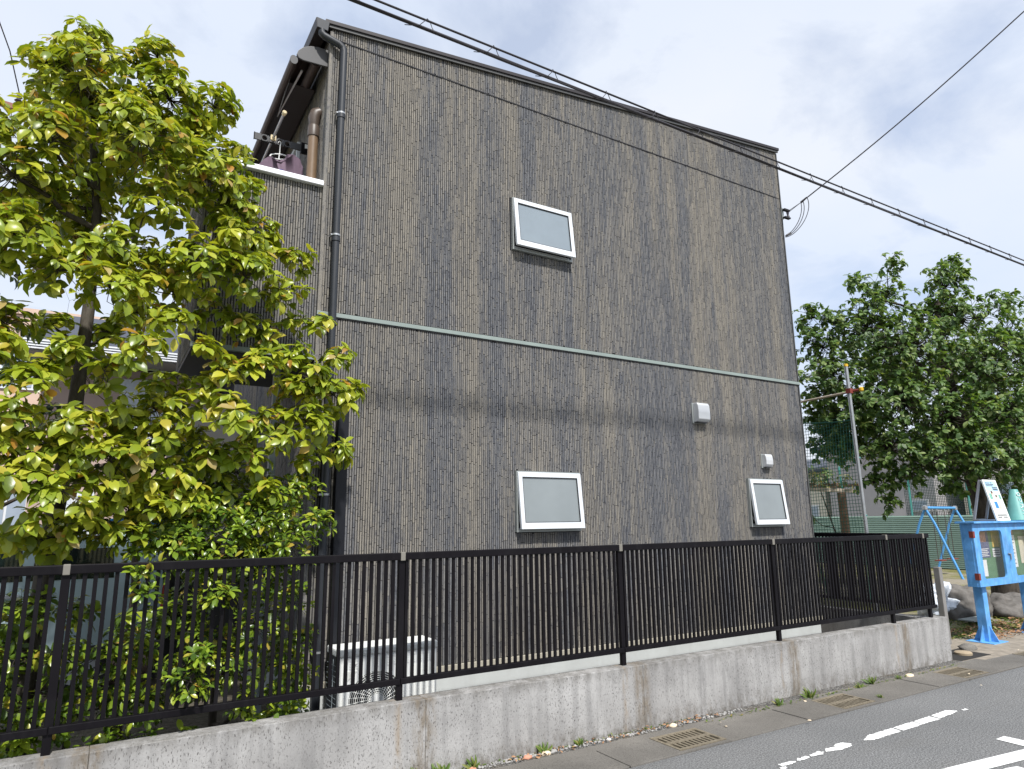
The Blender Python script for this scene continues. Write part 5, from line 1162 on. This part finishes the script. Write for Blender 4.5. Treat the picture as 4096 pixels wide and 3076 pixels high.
# ------------------------------------------------------------------ behind the tree on the left
def hbox(t, name, mt, *b, bevel=0): return MB().box(*b).build(name, mt, t, bevel=bevel)
pk = thing('apartment_block', (-4, 18, 0), 'tall salmon pink rendered building at the far left', 'building')
hbox(pk, 'wall', 'pink_render', -10, .9, 16, 22, 0, 5.86); hbox(pk, 'parapet', 'pink_render', -10.05, .95, 15.95, 22.05, 5.87, 6.0)
for (a, b, c, d) in ((-1.95, -1.35, 4.35, 5.1), (-3.6, -2.8, 4.35, 5.1), (-1.9, -1.2, 1.6, 2.6), (-.4, .3, 1.6, 2.6)):
    f = hbox(pk, 'window', 'alu_white', a, b, 15.96, 16.01, c, d); hbox(f, 'pane', 'window_blue', a+.05, (a+b)/2-.02, 15.95, 15.959, c+.05, d-.05); hbox(f, 'pane', 'window_blue', (a+b)/2+.02, b-.05, 15.95, 15.959, c+.05, d-.05)
nh = thing('pink_house', (0, 12.5, 0), 'low pink house with white eave boards and dark slate roof behind the tree', 'house')
hbox(nh, 'wall', 'pink_grey', -.9, 2.6, 11.6, 15.5, 0, 4.05)
rf2 = MB().prism([(10.9, 4.22), (13.5, 5.3), (16.1, 4.22), (16.1, 4.14), (10.9, 4.14)], -1.15, 2.7, 'x').build('roof', 'roof_slate', nh)
for k in range(4): hbox(rf2, 'eave_board', 'fascia_white', -1.17, 2.72, 10.86-.012*k, 10.9-.012*k, 4.09+k*.034, 4.113+k*.034)
hbox(rf2, 'soffit', 'soffit_grey', -1.14, 2.69, 10.92, 11.6, 4.07, 4.135)
for (a, b, c, d) in ((.08, .72, 3.0, 3.9), (-.6, -.1, 1.0, 2.2)):
    f = hbox(nh, 'window', 'alu_white', a, b, 11.55, 11.61, c, d); hbox(f, 'pane', 'curtain_white', a+.05, (a+b)/2-.03, 11.54, 11.549, c+.05, d-.05); hbox(f, 'pane', 'curtain_white', (a+b)/2+.03, b-.05, 11.54, 11.549, c+.05, d-.05)
# parked van
vanT = thing('parked_van', (-1.1, 8.9, .1), 'pale teal van with a silver roof rack parked behind the tree', 'van')
yA, yB_ = 8.15, 9.6; xe = .62; xs_ = -2.75; zg = .1
side_prof = [(xs_, .52), (xs_-.02, .95), (xs_+.12, 1.12), (xs_+.55, 1.55), (xs_+.75, 1.61), (xe-.10, 1.63), (xe-.02, 1.58), (xe+.02, 1.1), (xe, .50), (xe-.1, .42), (xs_+.1, .42)]
van = MB().prism(side_prof, yA, yB_).build('body', 'car_teal', vanT, bevel=.045, smooth=True)
def vwin(a, b, top=1.50, bot=1.20):
    w = MB().prism([(a, bot), (b, bot), (b-.03, top), (a+.03, top)], yA-.006, yA-.001).build('side_window', 'car_glass', vanT); return w
vwin(-.52, .18); vwin(-1.42, -.58); vwin(-2.15, -1.48, 1.48)
MB().box(xe+.005, xe+.022, yA+.12, yB_-.12, 1.12, 1.5).build('rear_window', 'car_glass', vanT)
for y in (yA+.02, yB_-.12): MB().box(xe-.03, xe+.028, y, y+.1, .85, 1.1).build('tail_lamp', 'car_lamp', vanT)
MB().box(xs_-.03, xe+.03, yA-.006, yA+.03, .44, .56).build('sill_trim', 'car_trim', vanT)
MB().tube([(-1.45, yA-.004, .58), (-1.45, yA-.004, 1.18)], .004, 5).build('door_seam', 'car_trim', vanT); MB().tube([(-.55, yA-.004, .58), (-.55, yA-.004, 1.18)], .004, 5).build('door_seam', 'car_trim', vanT)
for x in (-.75, -1.65): MB().box(x, x+.16, yA-.022, yA-.002, 1.05, 1.085).build('door_handle', 'rack_silver', vanT, bevel=.004)
for x in (-2.15, -.05):
    for y in (yA+.09, yB_-.09):
        w = MB().tube([(x, y-.08, .37), (x, y+.08, .37)], .275, 24).build('wheel', 'tyre', vanT); s = -1 if y < 9 else 1
        MB().tube([(x, y+s*.082, .37), (x, y+s*.09, .37)], .17, 18).build('rim', 'rack_silver', w)
rk = MB()
for k in range(6): rk.beam((-2.0, yA+.12+k*.24, 1.72), (-.35, yA+.12+k*.24, 1.72), .05, .03)
for x in (-1.9, -1.1, -.4): rk.beam((x, yA+.06, 1.69), (x, yB_-.06, 1.69), .04, .03); rk.box(x-.03, x+.03, yA+.05, yA+.1, 1.62, 1.69)
rk.build('roof_rack', 'rack_silver', vanT)
bx_ = MB().prism([(.05, 1.69), (.60, 1.69), (.62, 1.74), (.56, 1.79), (.1, 1.79), (.02, 1.74)], yA+.15, yB_-.15).build('roof_box', 'box_blue', None, bevel=.02); tag(bx_, 'bright blue box on the roof of the teal van', 'roof box')
for x in (.12, .5): MB().box(x, x+.06, yA+.2, yB_-.2, 1.60, 1.689).build('box_foot', 'car_trim', bx_)
